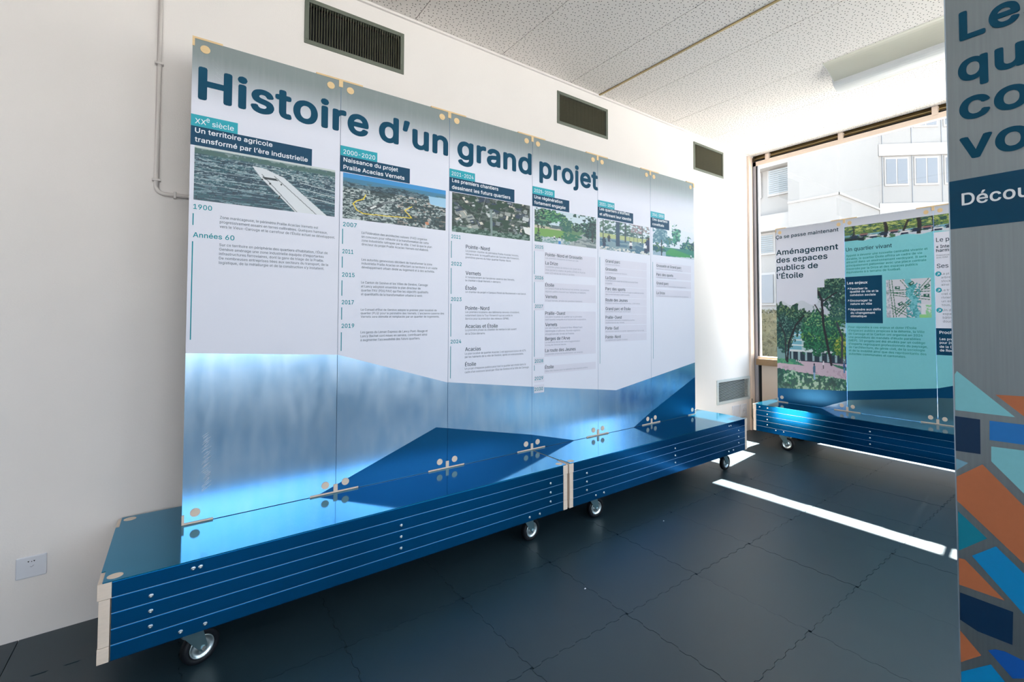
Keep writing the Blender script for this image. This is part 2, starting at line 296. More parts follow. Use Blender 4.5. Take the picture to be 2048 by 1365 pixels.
# printed matter: text (style, lines, left, baseline, right end, line measured, line pitch, cap height), rectangles, in metres on each board
A_T = [
('title',['Histoire'],0.0227,2.2439,0.7381,0,0,0.1456),
('title',['d’un'],0.7916,2.2369,1.1913,0,0,0),
('title',['grand'],1.2502,2.2477,1.7934,0,0,0),
('title',['projet'],1.8572,2.2526,2.405,0,0,0),
('tag',['XX'],0.0148,2.1325,0.0535,0,0,0.0233),
('tag',['e'],0.0542,2.146,0.0655,0,0,0),
('tag',['siècle'],0.0746,2.1314,0.153,0,0,0),
('sub',['Un territoire agricole'],0.0155,2.0924,0.3032,0,0,0.0217),
('sub',['transformé par l’ère industrielle'],0.0154,2.0527,0.4522,0,0,0),
('year',['1900'],0.0155,1.7593,0.0805,0,0,0.0221),
('body',['Zone marécageuse, le périmètre Praille Acacias Vernets est','progressivement assaini en terres cultivables. Quelques hameaux,','vers le Vieux-Carouge et le carrefour de l’Étoile actuel se développent.'],0.1089,1.729,0.58,2,0.0202,0),
('year',['Années 60'],0.0164,1.6373,0.1634,0,0,0.022),
('body',['Sur ce territoire en périphérie des quartiers d’habitation, l’État de','Genève aménage une zone industrielle équipée d’importantes','infrastructures ferroviaires, dont la gare de triage de la Praille.','De nombreuses entreprises liées aux secteurs du transport, de la','logistique, de la métallurgie et de la construction s’y installent.'],0.1087,1.6073,0.5476,0,0.0197,0),
('tag',['2000-2020'],0.6148,2.1307,0.7733,0,0,0),
('sub',['Naissance du projet'],0.6159,2.0904,0.8957,0,0,0),
('sub',['Praille Acacias Vernets'],0.6158,2.0517,0.9321,0,0,0),
('year',['2007'],0.6172,1.7574,0.6844,0,0,0),
('year',['2011'],0.6163,1.6183,0.6688,0,0,0),
('year',['2015'],0.6162,1.4989,0.6767,0,0,0),
('year',['2017'],0.6164,1.358,0.6746,0,0,0),
('year',['2019'],0.6169,1.2376,0.6777,0,0,0),
('body',['La Fédération des architectes suisses (FAS) organise','un concours pour réfléchir à la transformation de cette','zone industrielle rattrapée par la ville. C’est là que le plan','directeur du projet Praille Acacias Vernets est élaboré.'],0.7093,1.7281,1.0941,2,0.02,0),
('body',['Les autorités genevoises décident de transformer la zone','industrielle Praille Acacias en affectant ce territoire à un vaste','développement urbain dédié au logement et à des activités.'],0.7104,1.5877,1.1284,1,0.0201,0),
('body',['Le Canton de Genève et les Villes de Genève, Carouge','et Lancy adoptent ensemble le plan directeur de','quartier PAV (PDQ PAV) qui fixe les objectifs qualitatifs','et quantitatifs de la transformation urbaine à venir.'],0.7096,1.4683,1.0752,2,0.0206,0),
('body',['Le Conseil d’État de Genève adopte le premier plan localisé de','quartier (PLQ) pour le périmètre des Vernets. L’ancienne caserne des','Vernets sera démolie et remplacée par un quartier de logements.'],0.7096,1.3263,1.1725,1,0.0182,0),
('body',['Les gares du Léman Express de Lancy Pont-Rouge et','Lancy Bachet sont mises en service, contribuant ainsi','à augmenter l’accessibilité des futurs quartiers.'],0.7094,1.2082,1.0732,0,0.0202,0),
('tag',['2021-2024'],1.2146,2.1334,1.359,0,0,0),
('sub',['Les premiers chantiers'],1.2175,2.0935,1.5344,0,0,0),
('sub',['dessinent les futurs quartiers'],1.2165,2.053,1.6245,0,0,0),
('year',['2021'],1.2153,1.7583,1.2755,0,0,0),
('year',['2022'],1.2157,1.5975,1.2829,0,0,0),
('year',['2023'],1.2157,1.3873,1.2835,0,0,0),
('year',['2024'],1.2152,1.1371,1.2828,0,0,0),
('place',['Pointe-Nord'],1.3102,1.7061,1.4742,0,0,0),
('place',['Vernets'],1.3096,1.547,1.4129,0,0,0),
('place',['Étoile'],1.3093,1.4568,1.3826,0,0,0),
('place',['Pointe-Nord'],1.3093,1.3355,1.4726,0,0,0),
('place',['Acacias et Étoile'],1.3092,1.2262,1.5341,0,0,0),
('place',['Acacias'],1.3093,1.0882,1.4146,0,0,0),
('place',['Étoile'],1.3091,0.9974,1.3828,0,0,0),
('small',['Le premier chantier du périmètre Praille Acacias Vernets,','démarre avec la requalification de l’ancien site Firmenich,','premières pierres du futur quartier Pointe-Nord.'],1.3087,1.6862,1.6949,1,0.0194,0),
('small',['À l’emplacement de l’ancienne caserne des Vernets,','le chantier « Quai Vernets » démarre.'],1.3081,1.5273,1.6597,0,0.0197,0),
('small',['Le chantier du projet « Campus Pictet de Rochemont » est lancé.'],1.3087,1.4386,1.7501,0,0,0),
('small',['Les premiers locataires des bâtiments rénovés s’installent,','notamment dans la Tour Firmenich qui accueille le','Service pour la protection des mineurs (SPMi).'],1.3086,1.3167,1.6979,0,0.0199,0),
('small',['La première phase du chantier de remise à ciel ouvert','de la Drize démarre.'],1.3085,1.2081,1.6748,0,0.0217,0),
('small',['Le plan localisé de quartier Acacias 1 est approuvé à plus de 62%','par les habitants de la ville de Genève, après un vote populaire.'],1.3078,1.0673,1.7491,0,0.0201,0),
('small',['Un projet d’espaces publics pour tout le quartier est choisi dans le','cadre d’un concours lancé par l’État de Genève et la Ville de Carouge.'],1.3076,0.9773,1.7755,1,0.0208,0),
('tag',['2025-2030'],1.8147,2.1334,1.9709,0,0,0),
('sub',['Une régénération'],1.8148,2.0904,2.0587,0,0,0),
('sub',['fortement engagée'],1.8149,2.0536,2.0868,0,0,0),
('year',['2025'],1.8219,1.7544,1.8906,0,0,0),
('year',['2026'],1.8223,1.5464,1.8909,0,0,0),
('year',['2027'],1.8227,1.3537,1.8881,0,0,0),
('year',['2028'],1.8214,0.9865,1.8906,0,0,0),
('year',['2029'],1.8206,0.8711,1.8897,0,0,0),
('year',['2030'],1.8208,0.7999,1.8898,0,0,0),
('place',['Pointe-Nord et Grosselin'],1.9092,1.7085,2.2432,0,0,0),
('place',['La Drize'],1.9092,1.6507,2.0177,0,0,0),
('place',['Étoile'],1.9094,1.5004,1.9846,0,0,0),
('place',['Vernets'],1.9095,1.4205,2.0113,0,0,0),
('place',['Praille-Ouest'],1.9086,1.307,2.084,0,0,0),
('place',['Vernets'],1.9087,1.229,2.0113,0,0,0),
('place',['Berges de l’Arve'],1.9078,1.1332,2.1271,0,0,0),
('place',['La route des Jeunes'],1.9079,1.0538,2.1799,0,0,0),
('place',['Étoile'],1.907,0.9404,1.9807,0,0,0),
('faint',['Les premiers locataires arrivent sur site.'],1.9092,1.6903,2.2095,0,0,0),
('faint',['La première phase de remise à ciel ouvert de la','Drize permet la création de jardins à Étoile et Acacias','avec 420 mètres de rivière à ciel libre.'],1.9093,1.63,2.2724,1,0.0215,0),
('faint',['Le Campus Pictet de Rochemont est terminé. Les premiers','espaces publics s’ouvrent aux habitantes et habitants.'],1.9094,1.4815,2.3114,0,0.0206,0),
('faint',['À Quai Vernets, arrivée des premiers habitants.'],1.9095,1.3991,2.2462,0,0,0),
('faint',['Les plans localisés de quartier sur le périmètre','sont soumis à enquête et à l’accord de la population.'],1.9097,1.2881,2.2401,0,0.0189,0),
('faint',['Les rues François-Dussaud et Hans-Wilsdorf sont','réaménagées et piétonnes. Nouvelle végétation','et la patinoire des Vernets est finalisée.'],1.9097,1.2118,2.2435,0,0.0213,0),
('faint',['La réalisation de la voie verte d’agglomération','le long de l’Arve est lancée.'],1.9088,1.1143,2.219,0,0.0188,0),
('faint',['La première phase de transformation est entamée.'],1.9089,1.0342,2.2513,0,0,0),
('faint',['Début des travaux pour la réalisation des espaces publics.'],1.906,0.9201,2.2982,0,0,0),
('tag',['2031-2040'],2.4188,2.1342,2.5703,0,0,0),
('sub',['Les quartiers s’étoffent'],2.4187,2.0976,2.746,0,0,0),
('sub',['et affirment leur identité'],2.4186,2.0576,2.7652,0,0,0),
('place',['Grand parc'],2.4798,1.7064,2.6369,0,0,0),
('place',['Grosselin'],2.4795,1.6451,2.6036,0,0,0),
('place',['La Drize'],2.4801,1.5797,2.5882,0,0,0),
('place',['Parc des sports'],2.479,1.4953,2.6946,0,0,0),
('place',['Route des Jeunes'],2.4795,1.4099,2.7197,0,0,0),
('place',['Grand parc et Étoile'],2.4792,1.344,2.7536,0,0,0),
('place',['Praille-Ouest'],2.4781,1.2783,2.6535,0,0,0),
('place',['Porte-Sud'],2.4778,1.1956,2.6155,0,0,0),
('place',['Pointe-Nord'],2.4767,1.1288,2.6392,0,0,0),
('faint',['Ouverture de la Maison.'],2.4797,1.6868,2.6368,0,0,0),
('faint',['La première tranche sort de terre.'],2.4794,1.6237,2.7183,0,0,0),
('faint',['La remise à ciel ouvert de la Drize se poursuit dans','le quartier.'],2.4792,1.5625,2.842,0,0.0214,0),
('faint',['Le nouveau parc entre les Vernets et la gare accueille des terrains','dans un écrin de nature ouvert au public.'],2.4789,1.4782,2.9123,0,0.0195,0),
('faint',['Plusieurs carrefours sont transformés, 1 250 arbres.'],2.4786,1.3928,2.8678,0,0,0),
('faint',['Les nouveaux tracés du parc se prolongent.'],2.4783,1.3288,2.7581,0,0,0),
('faint',['Les premiers bâtiments s’installent au secteur','multifonctionnel des Vernets.'],2.4781,1.2613,2.8018,0,0.0189,0),
('faint',['Les nouveaux quartiers du secteur apparaissent au fil de la route.'],2.4777,1.1774,2.9148,0,0,0),
('faint',['Les habitants et le quartier s’installent.'],2.4775,1.1106,2.7225,0,0,0),
('tag',['2041-2050'],3.0234,2.1359,3.1684,0,0,0),
('sub',['Des quartiers'],3.0253,2.0971,3.2186,0,0,0),
('sub',['constitués'],3.0227,2.057,3.1734,0,0,0),
('place',['Grosselin et Grand parc'],3.0726,1.7119,3.4087,0,0,0),
('place',['Parc des sports'],3.0719,1.6375,3.2927,0,0,0),
('place',['Grand parc'],3.0713,1.5645,3.2293,0,0,0),
('place',['La Drize'],3.0705,1.4822,3.1799,0,0,0),
('faint',['Les travaux continuent dans les quartiers.'],3.0724,1.6916,3.4257,0,0,0),
('faint',['Le nouveau parc s’ouvre au public.'],3.0717,1.6186,3.3393,0,0,0),
('faint',['Le parc se réalise à travers l’espace, des équipements.'],3.0711,1.5463,3.4763,0,0,0),
('faint',['La rivière est réouverte sur une grande partie de son parcours.'],3.0703,1.4634,3.5106,0,0,0)]
A_R = [
('cyan',-0.0011,0.1677,2.1205,2.1717),
('navy',-0.0019,0.4706,2.0363,2.1205),
('photo1',0.0157,0.5778,1.7997,2.0364),
('bar',0.0138,0.0178,1.6894,1.7405),
('bar',0.0138,0.0178,1.1969,1.6195),
('cyan',0.6012,0.7845,2.1189,2.1701),
('navy',0.6019,0.9625,2.0371,2.1189),
('photo2',0.6148,1.1783,1.7984,2.0342),
('bar',0.6143,0.6183,1.6661,1.7437),
('bar',0.6145,0.6185,1.5442,1.6015),
('bar',0.6145,0.6185,1.4016,1.4798),
('bar',0.6146,0.6186,1.2799,1.3424),
('bar',0.6146,0.6186,1.1215,1.2159),
('cyan',1.1992,1.3693,2.121,2.1696),
('navy',1.2009,1.6568,2.0365,2.121),
('photo3',1.2186,1.7804,1.7987,2.0338),
('bar',1.2142,1.2182,1.6418,1.7426),
('bar',1.2138,1.2178,1.4286,1.5818),
('bar',1.2138,1.2178,1.1781,1.3717),
('bar',1.2133,1.2173,0.9332,1.1208),
('cyan',1.7995,1.989,2.1159,2.171),
('navy',1.8013,2.1217,2.0377,2.1159),
('photo4',1.8183,2.3835,1.8012,2.0333),
('box',1.9009,2.3784,1.5841,1.7351),
('box',1.9012,2.3779,1.3948,1.5264),
('box',1.9014,2.3767,1.0223,1.3316),
('box',1.9018,2.3764,0.9081,0.9611),
('box',1.8167,1.9,0.7851,0.8386),
('box',1.8166,1.8999,0.8546,0.8986),
('box',1.8164,1.8998,0.9748,1.0189),
('box',1.8157,1.8993,1.3367,1.3811),
('box',1.8153,1.8991,1.5282,1.5736),
('box',1.8149,1.8988,1.7375,1.7822),
('bar',1.815,1.819,1.5794,1.736),
('bar',1.8154,1.8194,1.3852,1.5267),
('bar',1.8157,1.8197,1.0268,1.3367),
('bar',1.8164,1.8204,0.9346,0.9706),
('cyan',2.4044,2.5772,2.1241,2.1719),
('navy',2.4043,2.7887,2.0406,2.1241),
('photo5',2.4203,2.9865,1.8021,2.0312),
('box',2.4714,2.9492,1.6721,1.7333),
('box',2.4711,2.9486,1.611,1.669),
('box',2.4709,2.9481,1.5255,1.6061),
('box',2.4706,2.9474,1.4401,1.5224),
('box',2.4703,2.9466,1.3792,1.4371),
('box',2.47,2.9461,1.3154,1.3762),
('box',2.4698,2.9456,1.2334,1.3123),
('box',2.4695,2.9448,1.1666,1.2291),
('box',2.4692,2.9443,1.103,1.1618),
('bar',2.4174,2.4214,0.9433,1.7414),
('cyan',3.0059,3.1816,2.1269,2.1755),
('navy',3.0055,3.2442,2.0399,2.1269),
('photo6',3.0276,3.598,1.8103,2.1033),
('box',3.0657,3.5505,1.6878,1.7486),
('box',3.065,3.5495,1.6169,1.6763),
('box',3.0644,3.5484,1.5393,1.6034),
('box',3.0637,3.5473,1.4584,1.5224),
('bar',3.0236,3.0276,0.9467,1.7491)]
B_T = [
('h3',['Ça se passe maintenant'],0.1629,2.0988,0.763,0,0,0.0353),
('h2',['Aménagement'],0.1649,1.9284,0.7582,0,0,0),
('h2',['des espaces'],0.1663,1.8484,0.6619,0,0,0),
('h2',['publics de'],0.1678,1.7677,0.5743,0,0,0),
('h2',['l’Étoile'],0.1667,1.6839,0.4341,0,0,0),
('h3n',['Un quartier vivant'],0.8223,1.8987,1.1869,0,0,0),
('bodyt',['Appelé à devenir une nouvelle centralité vivante et','durable, le quartier Étoile offrira un cadre de vie','attractif dans un environnement verdoyant. Il sera','principalement piétonnier avec une place centrale','traversée par la Drize et des espaces publics','équivalents à 6 terrains de football.'],0.8235,1.8493,1.437,0,0.0309,0),
('w3',['Les enjeux'],0.8273,1.5923,0.995,0,0,0),
('w4',['Favoriser la'],0.8511,1.5411,0.9923,0,0,0),
('w4',['qualité de vie et la'],0.8507,1.514,1.0778,0,0,0),
('w4',['cohésion sociale'],0.8511,1.4826,1.0574,0,0,0),
('w4',['Encourager la'],0.8523,1.4316,1.0256,0,0,0),
('w4',['nature en ville'],0.8537,1.4013,1.0269,0,0,0),
('w4',['Répondre aux défis'],0.8529,1.3494,1.0948,0,0,0),
('w4',['du changement'],0.8534,1.3191,1.0501,0,0,0),
('w4',['climatique'],0.8539,1.2888,0.9834,0,0,0),
('w4',['↗'],0.8305,1.5453,0.8433,0,0,0),
('w4',['↗'],0.8307,1.4343,0.8435,0,0,0),
('w4',['↗'],0.8314,1.3539,0.8442,0,0,0),
('bodyt',['Pour répondre à ces enjeux et doter l’Étoile','d’espaces publics propices à la détente, la Ville','de Carouge et le Canton ont organisé en 2024','une procédure de mandats d’étude parallèles','(MEP). 10 projets ont été étudiés par un collège','d’experts regroupant professionnels du paysage,','de l’architecture, du génie civil, de la sociologie','et de la mobilité ainsi que des représentants des','autorités communales et cantonales.'],0.8327,1.189,1.4223,5,0.0307,0),
('h3n',['Le p'],1.4948,1.9054,1.5793,0,0,0),
('h4',['« Inte'],1.4938,1.8525,1.5784,0,0,0),
('h4',['harm'],1.4933,1.8217,1.5763,0,0,0),
('tiny',['Proposé pa','avec ESM'],1.4942,1.7898,1.5772,0,0.0194,0),
('h3n',['Ses'],1.4954,1.6905,1.5702,0,0,0),
('grey',['La pl','arbre','stock','ainsi'],1.5226,1.6339,1.5802,1,0.0297,0),
('grey',['Le tr','ciel o','rivier','un es','tous,'],1.5224,1.5003,1.5799,2,0.03,0),
('grey',['Un d','espa','bâtin','douc'],1.5269,1.3383,1.5815,1,0.0304,0),
('w3',['Proch'],1.5024,1.1544,1.5875,0,0,0),
('w4',['Les pre'],1.5029,1.103,1.5872,0,0,0),
('w4',['pour 20'],1.5024,1.0735,1.5867,0,0,0),
('w4',['de la D'],1.5018,1.0411,1.5861,0,0,0),
('w4',['de Roc'],1.5028,1.0117,1.5856,0,0,0)]
B_R = [
('park',0.1526,0.8093,0.55,1.6458),
('strip',0.8041,1.583,1.9777,2.1319),
('map',1.1373,1.4539,1.2852,1.6147),
('navy',0.8086,1.108,1.2354,1.6612),
('navy',1.4818,2.0854,0.9799,1.1997)]
C_B = [
('band',[(2.3087,1.57),(2.3087,1.475),(2.4184,1.5715),(2.4164,1.4721)]),
('lcyan',[(2.3107,1.1806),(2.3145,1.1875),(2.3972,1.1096),(2.3105,1.1093)]),
('orange',[(2.3709,1.1478),(2.4589,1.1522),(2.4572,1.0693)]),
('navy',[(2.3091,1.0973),(2.3478,1.0969),(2.3472,1.0299),(2.3093,1.0283)]),
('blue',[(2.3615,1.0969),(2.4521,1.0984),(2.4513,1.0618),(2.3608,1.0599)]),
('lcyan',[(2.3629,1.0482),(2.4511,1.0522),(2.4484,0.9248),(2.3624,1.0199)]),
('pale',[(2.3098,1.0129),(2.3285,1.0086),(2.3101,0.9896)]),
('orange',[(2.3098,0.9769),(2.3496,1.0109),(2.448,0.902),(2.4459,0.8048),(2.3082,0.9298)]),
('teal',[(2.3108,0.9096),(2.3537,0.871),(2.3107,0.8317)]),
('sky',[(2.3304,0.8292),(2.3659,0.8608),(2.4455,0.7862),(2.4438,0.7059)]),
('orange',[(2.3105,0.8168),(2.3195,0.8181),(2.3765,0.7644),(2.3102,0.765)]),
('navy',[(2.311,0.7501),(2.3874,0.7488),(2.3852,0.6875),(2.3364,0.6874),(2.31,0.6968)]),
('orange',[(2.3096,0.6759),(2.3408,0.6441),(2.3095,0.6141)]),
('royal',[(2.3506,0.6593),(2.3614,0.6669),(2.3746,0.6702),(2.4002,0.6672),(2.4194,0.6551),(2.4192,0.6467),(2.3843,0.6261)]),
('sky',[(2.3092,0.5956),(2.3541,0.6348),(2.3907,0.5959),(2.3082,0.5449)]),
('edge',[(2.3079,1.9438),(2.3107,1.1909),(2.3088,0.5749)])]
B_DOT = [(1.5037,1.6429),(1.5051,1.5105),(1.5059,1.3461)]
# ================================================================== THE ROOM
XW, YW, ZC = 5.18, 0.30, 3.164      # window plane, main wall plane, ceiling height
def struct(o, kind='structure'):
    o['kind'] = kind; return o

# floor with interlocking foam tiles
fl = struct(box('floor', M_floor, None, -2.7, 5.24, -5.7, .42, -.12, -.008))
TX, TY = .505, .55
def tile_mesh():
    n = 12; amp = .0045; pts = []
    def edge(p, q, sign):
        L = (Vector(q)-Vector(p)); d = L.normalized(); nrm = Vector((d.y, -d.x)); k = n
        for i in range(k):
            a, b_ = i/k, (i+1)/k; s = amp*(1 if i % 2 == 0 else -1)*sign
            pts.append(Vector(p)+L*(a+.012)+nrm*s); pts.append(Vector(p)+L*(b_-.012)+nrm*s)
    g = .0010
    edge((0, 0), (TX, 0), 1); edge((TX, 0), (TX, TY), 1); edge((TX, TY), (0, TY), 1); edge((0, TY), (0, 0), 1)
    cx, cy = TX/2, TY/2
    out_ = [((p.x-cx)*(1-2*g/TX)+cx, (p.y-cy)*(1-2*g/TY)+cy) for p in pts]
    m = MB(); m.prism(out_, 2, -.0075, 0.0)
    return m.mesh('floor_tile', M_floor)
TILE = tile_mesh()
random.seed(3)
i0, i1 = -6, 7
for i in range(-7, 7):
    for j in range(-7, 4):
        x = 2.025+i*TX; y = -1.11+(j-.0)*TY
        if x < -2.2 or x+TX > 5.2 or y < -4.9 or y+TY > .82: continue
        if y+TY > .30 and True:
            continue
        inst('floor_tile', TILE, (x, y, random.uniform(-.0004, .0004)), fl)
# the strip of cut tiles against the wall
for i in range(-7, 7):
    x = 2.025+i*TX
    if x < -2.2 or x+TX > 5.2: continue
    box('floor_tile', M_floor, fl, x+.0015, x+TX-.0015, -.008, .299, -.0075, 0)

# main wall with the four vent openings
vents = [(.482, 1.030, 2.80, 3.052), (2.250, 2.800, 2.815, 3.070), (4.028, 4.566, 2.80, 3.085), (4.400, 5.050, .360, .613)]
def wall_with_holes(name, x0, x1, z0, z1, holes, y, depth):
    xs = sorted({x0, x1, *[h[0] for h in holes], *[h[1] for h in holes]}); zs = sorted({z0, z1, *[h[2] for h in holes], *[h[3] for h in holes]})
    m = MB()
    for i in range(len(xs)-1):
        for j in range(len(zs)-1):
            cx, cz = (xs[i]+xs[i+1])/2, (zs[j]+zs[j+1])/2
            if any(h[0] < cx < h[1] and h[2] < cz < h[3] for h in holes): continue
            m.quad((xs[i], y, zs[j]), (xs[i+1], y, zs[j]), (xs[i+1], y, zs[j+1]), (xs[i], y, zs[j+1]))
    for a, b, c, d in holes:
        e = y+depth
        m.quad((a, y, c), (a, y, d), (a, e, d), (a, e, c)); m.quad((b, y, c), (b, e, c), (b, e, d), (b, y, d))
        m.quad((a, y, d), (b, y, d), (b, e, d), (a, e, d)); m.quad((a, y, c), (a, e, c), (b, e, c), (b, y, c))
    m.box(x0, x1, y+depth, y+depth+.08, z0, z1)
    return m.build(name, M_wall, None)
wl = struct(wall_with_holes('wall_left', -2.7, 5.24, -.12, 3.35, vents, YW, .1))
struct(box('wall_near', M_wall, None, -2.78, -2.7, -5.7, .48, -.12, 3.35))
# rear wall, glazed along its length like the window side
wb = MB(); wb.box(-2.7, 5.24, -5.7, -5.58, -.12, .85); wb.box(-2.7, 5.24, -5.7, -5.58, 3.05, 3.35)
wb.box(-2.7, -2.3, -5.7, -5.58, .85, 3.05); wb.box(5.0, 5.24, -5.7, -5.58, .85, 3.05)
struct(wb.build('wall_back', M_wall, None))
w2 = struct(empty('window_2', (1.6, -5.6, .85), None, None))
m = MB(); m.box(-2.3, 5.0, -5.64, -5.6, .85, .91); m.box(-2.3, 5.0, -5.64, -5.6, 2.99, 3.05)
for x in (-2.3, -.5, 1.3, 3.1, 4.94): m.box(x, x+.06, -5.64, -5.6, .91, 2.99)
m.build('window_frame', M_greyframe, w2)
MB().box(-2.3, 5.0, -5.622, -5.618, .91, 2.99).build('pane', M_glass, w2)

# ceiling: perforated boards, each its own piece
ce = struct(box('ceiling', M_dark, None, -2.7, 5.24, -5.7, .42, 3.176, 3.35))
xsm = [-2.70, -2.08, -1.445, -.81, -.175, .46, 1.095, 1.73, 2.37, 3.0, 3.628, 4.262, 4.897, 5.165]
ysm = [.280, -.335, -1.085, -1.835, -2.585, -3.335, -4.085, -4.835, -5.58]
for i in range(len(xsm)-1):
    for j in range(len(ysm)-1):
        dz = random.uniform(-.0004, .0004)
        box('ceiling_panel', M_ceil, ce, xsm[i]+.0022, xsm[i+1]-.0022, ysm[j+1]+.0004, ysm[j]-.0004, 3.164+dz, 3.1755)
struct(MB().box(-2.7, 5.165, .283, .30, 3.150, 3.176).build('trim_1', M_wall, None))
struct(MB().box(2.684, 2.700, -5.5, .283, 3.157, 3.1638).build('trim_2', M_brass, None))

# window wall --------------------------------------------------------
w1 = struct(empty('window_1', (XW, -2.6, 0), None, None))
MB().box(5.07, 5.150, .285, .30, 0, 3.15).box(5.06, 5.075, .275, .30, 0, 3.15).build('wall_casing', M_cream, w1)
MB().box(5.150, 5.24, .292, .302, 0, 3.17).build('jamb', M_bronze, w1)
MB().box(5.166, 5.172, .238, .250, .84, 3.045).build('gasket', M_dark, w1)
MB().box(5.165, 5.215, .250, .292, 0, 3.10).build('window_post', M_greyframe, w1)
MB().box(5.180, 5.215, .228, .250, .815, 3.05).build('window_frame', M_whitepl, w1)
for y in (-1.635, -3.5):
    MB().box(5.165, 5.215, y-.02, y+.02, 0.0, 3.10).build('mullion', M_greyframe, w1)
MB().box(5.165, 5.215, -5.58, .286, 3.048, 3.098).build('head_frame', M_cream, w1)
# bronze shutter recess between the head frame and the ceiling boards
MB().box(5.205, 5.235, -5.58, .286, 3.098, 3.2).build('recess_back', M_bronze, w1)
MB().box(5.185, 5.205, -5.58, .286, 3.112, 3.120).build('recess_rail', M_dark, w1)
MB().box(5.190, 5.205, -5.58, .286, 3.135, 3.142).build('recess_rail', M_brass, w1)
MB().box(5.15, 5.235, -5.58, .286, 3.177, 3.2).build('recess_top', M_dark, w1)
for k in range(8):
    y = .114-.769*k
    MB().box(5.160, 5.205, y-.022, y+.022, 3.085, 3.163).build('head_bracket', M_cream, w1)
MB().box(5.190, 5.196, -3.5, .228, .83, 3.05).build('pane', M_glass, w1)
struct(MB().box(5.175, 5.24, -5.58, -2.2, -.02, .815).box(5.175, 5.24, -5.58, -3.52, .815, 3.2).build('wall_right', M_wall, None))
# parapet: wooden sill board and beige panel only in the left bay, low glazing beyond it
MB().box(5.150, 5.235, -.42, .250, .812, .835).build('sill_cap', M_cream, w1)
MB().box(5.120, 5.215, -.42, .250, .740, .812).build('wooden_sill', M_sill, w1)
MB().box(5.160, 5.180, -.42, .205, .03, .735).build('parapet_panel', M_beige, w1)
MB().box(5.190, 5.196, -2.2, -.42, .06, .83).build('pane', M_glass, w1)
MB().box(5.175, 5.215, -2.2, -.42, 0, .05).build('bottom_rail', M_greyframe, w1)
MB().box(5.175, 5.215, -5.58, -.42, .815, .845).build('transom', M_greyframe, w1)
MB().box(5.185, 5.22, -.42, .25, 0, .812).build('parapet_core', M_dark, w1)

# skirting cable along the corner
# ================================================================== OUTSIDE
gr = struct(box('ground', M_soil, None, -14, 40, -40, 30, -.5, -.3))
bl = empty('office_building', (13, 3, -.3), 'pale concrete office building seen through the glass, with blinds and rows of windows', 'building')
MB().box(12, 16, 1.90, 3.10, -.3, 8.5).build('stair_tower', M_ext, bl)
MB().box(11.98, 12.0, 1.88, 3.10, 4.17, 4.22).box(11.98, 16.0, 1.87, 1.90, 4.17, 4.22).build('string_course', M_ext2, bl)
MB().box(12.6, 16, 3.10, 9.0, -.3, 8.5).build('side_wing', M_ext, bl)
MB().box(12.3, 12.6, 3.10, 9.0, 5.35, 5.95).build('slab_band', M_ext2, bl)
MB().box(12.35, 12.6, 3.10, 9.0, 3.62, 4.05).build('slab_band', M_ext2, bl)
for (y0, y1, z0, z1) in [(3.15, 3.92, 4.60, 5.32), (3.15, 3.62, 3.0, 3.6), (3.72, 4.25, 3.0, 3.6), (4.1, 4.9, 4.6, 5.32), (3.72, 4.25, 1.6, 2.5), (4.4, 5.2, 1.6, 2.5), (4.4, 5.2, 3.0, 3.6)]:
    w = MB().box(12.55, 12.6, y0, y1, z0, z1).build('window', M_ext2, bl)
    b_ = MB()
    if z0 > 2.5:
        n = int((z1-z0-.06)/.055)
        for k in range(n):
            z = z0+.05+k*.055
            b_.add([(12.53, y0+.05, z), (12.53, y1-.05, z), (12.51, y1-.05, z+.038), (12.51, y0+.05, z+.038)], [(0, 1, 2, 3)])
        tag(b_.build('blind', M_blind, w), kind='stuff')
    else:
        MB().box(12.52, 12.55, y0+.06, y1-.06, z0+.06, z1-.06).build('pane', M_extglass, w)
# frontal wing: runs along direction dC from (14.7, 1.92)
dC = Vector((.716, -.697, 0)).normalized(); nC = Vector((-dC.y, dC.x, 0))*-1   # outward, towards the room
nC = Vector((-.697, -.716, 0)).normalized(); oC = Vector((14.7, 1.92, 0))
def cbox(mb, s0, s1, d0, d1, z0, z1):
    vs = []
    for z in (z0, z1):
        for d in (d0, d1):
            for s in (s0, s1):
                p = oC+dC*s+nC*d; vs.append((p.x, p.y, z))
    return mb.add(vs, [(0, 2, 3, 1), (4, 5, 7, 6), (0, 1, 5, 4), (2, 6, 7, 3), (0, 4, 6, 2), (1, 3, 7, 5)])
cbox(MB(), 0, 14, -4, 0, -.3, 8.5).build('front_wing', M_ext, bl)
for z0, z1 in ((5.66, 5.98), (7.35, 7.7), (3.95, 4.36)):
    cbox(MB(), .0, 14, 0, .05, z0, z1).build('slab_band', M_ext2, bl)
for row, (z0, z1) in enumerate(((4.84, 5.62), (6.42, 7.2), (3.1, 3.85))):
    for k in range(9):
        s0 = .16+k*.62+(k//1)*.14
        if s0 > 8: break
        w = cbox(MB(), s0, s0+.62, 0, .02, z0, z1).build('window', M_ext2, bl)
        cbox(MB(), s0+.04, s0+.29, .02, .03, z0+.05, z1-.05).build('pane', M_extglass, w)
        cbox(MB(), s0+.33, s0+.58, .02, .03, z0+.05, z1-.05).build('pane', M_extglass, w)
jn = MB()
for k in range(12): cbox(jn, .76*k+.1, .76*k+.115, 0, .012, -.3, 8.5)
jn.build('panel_joint', M_extglass, bl)
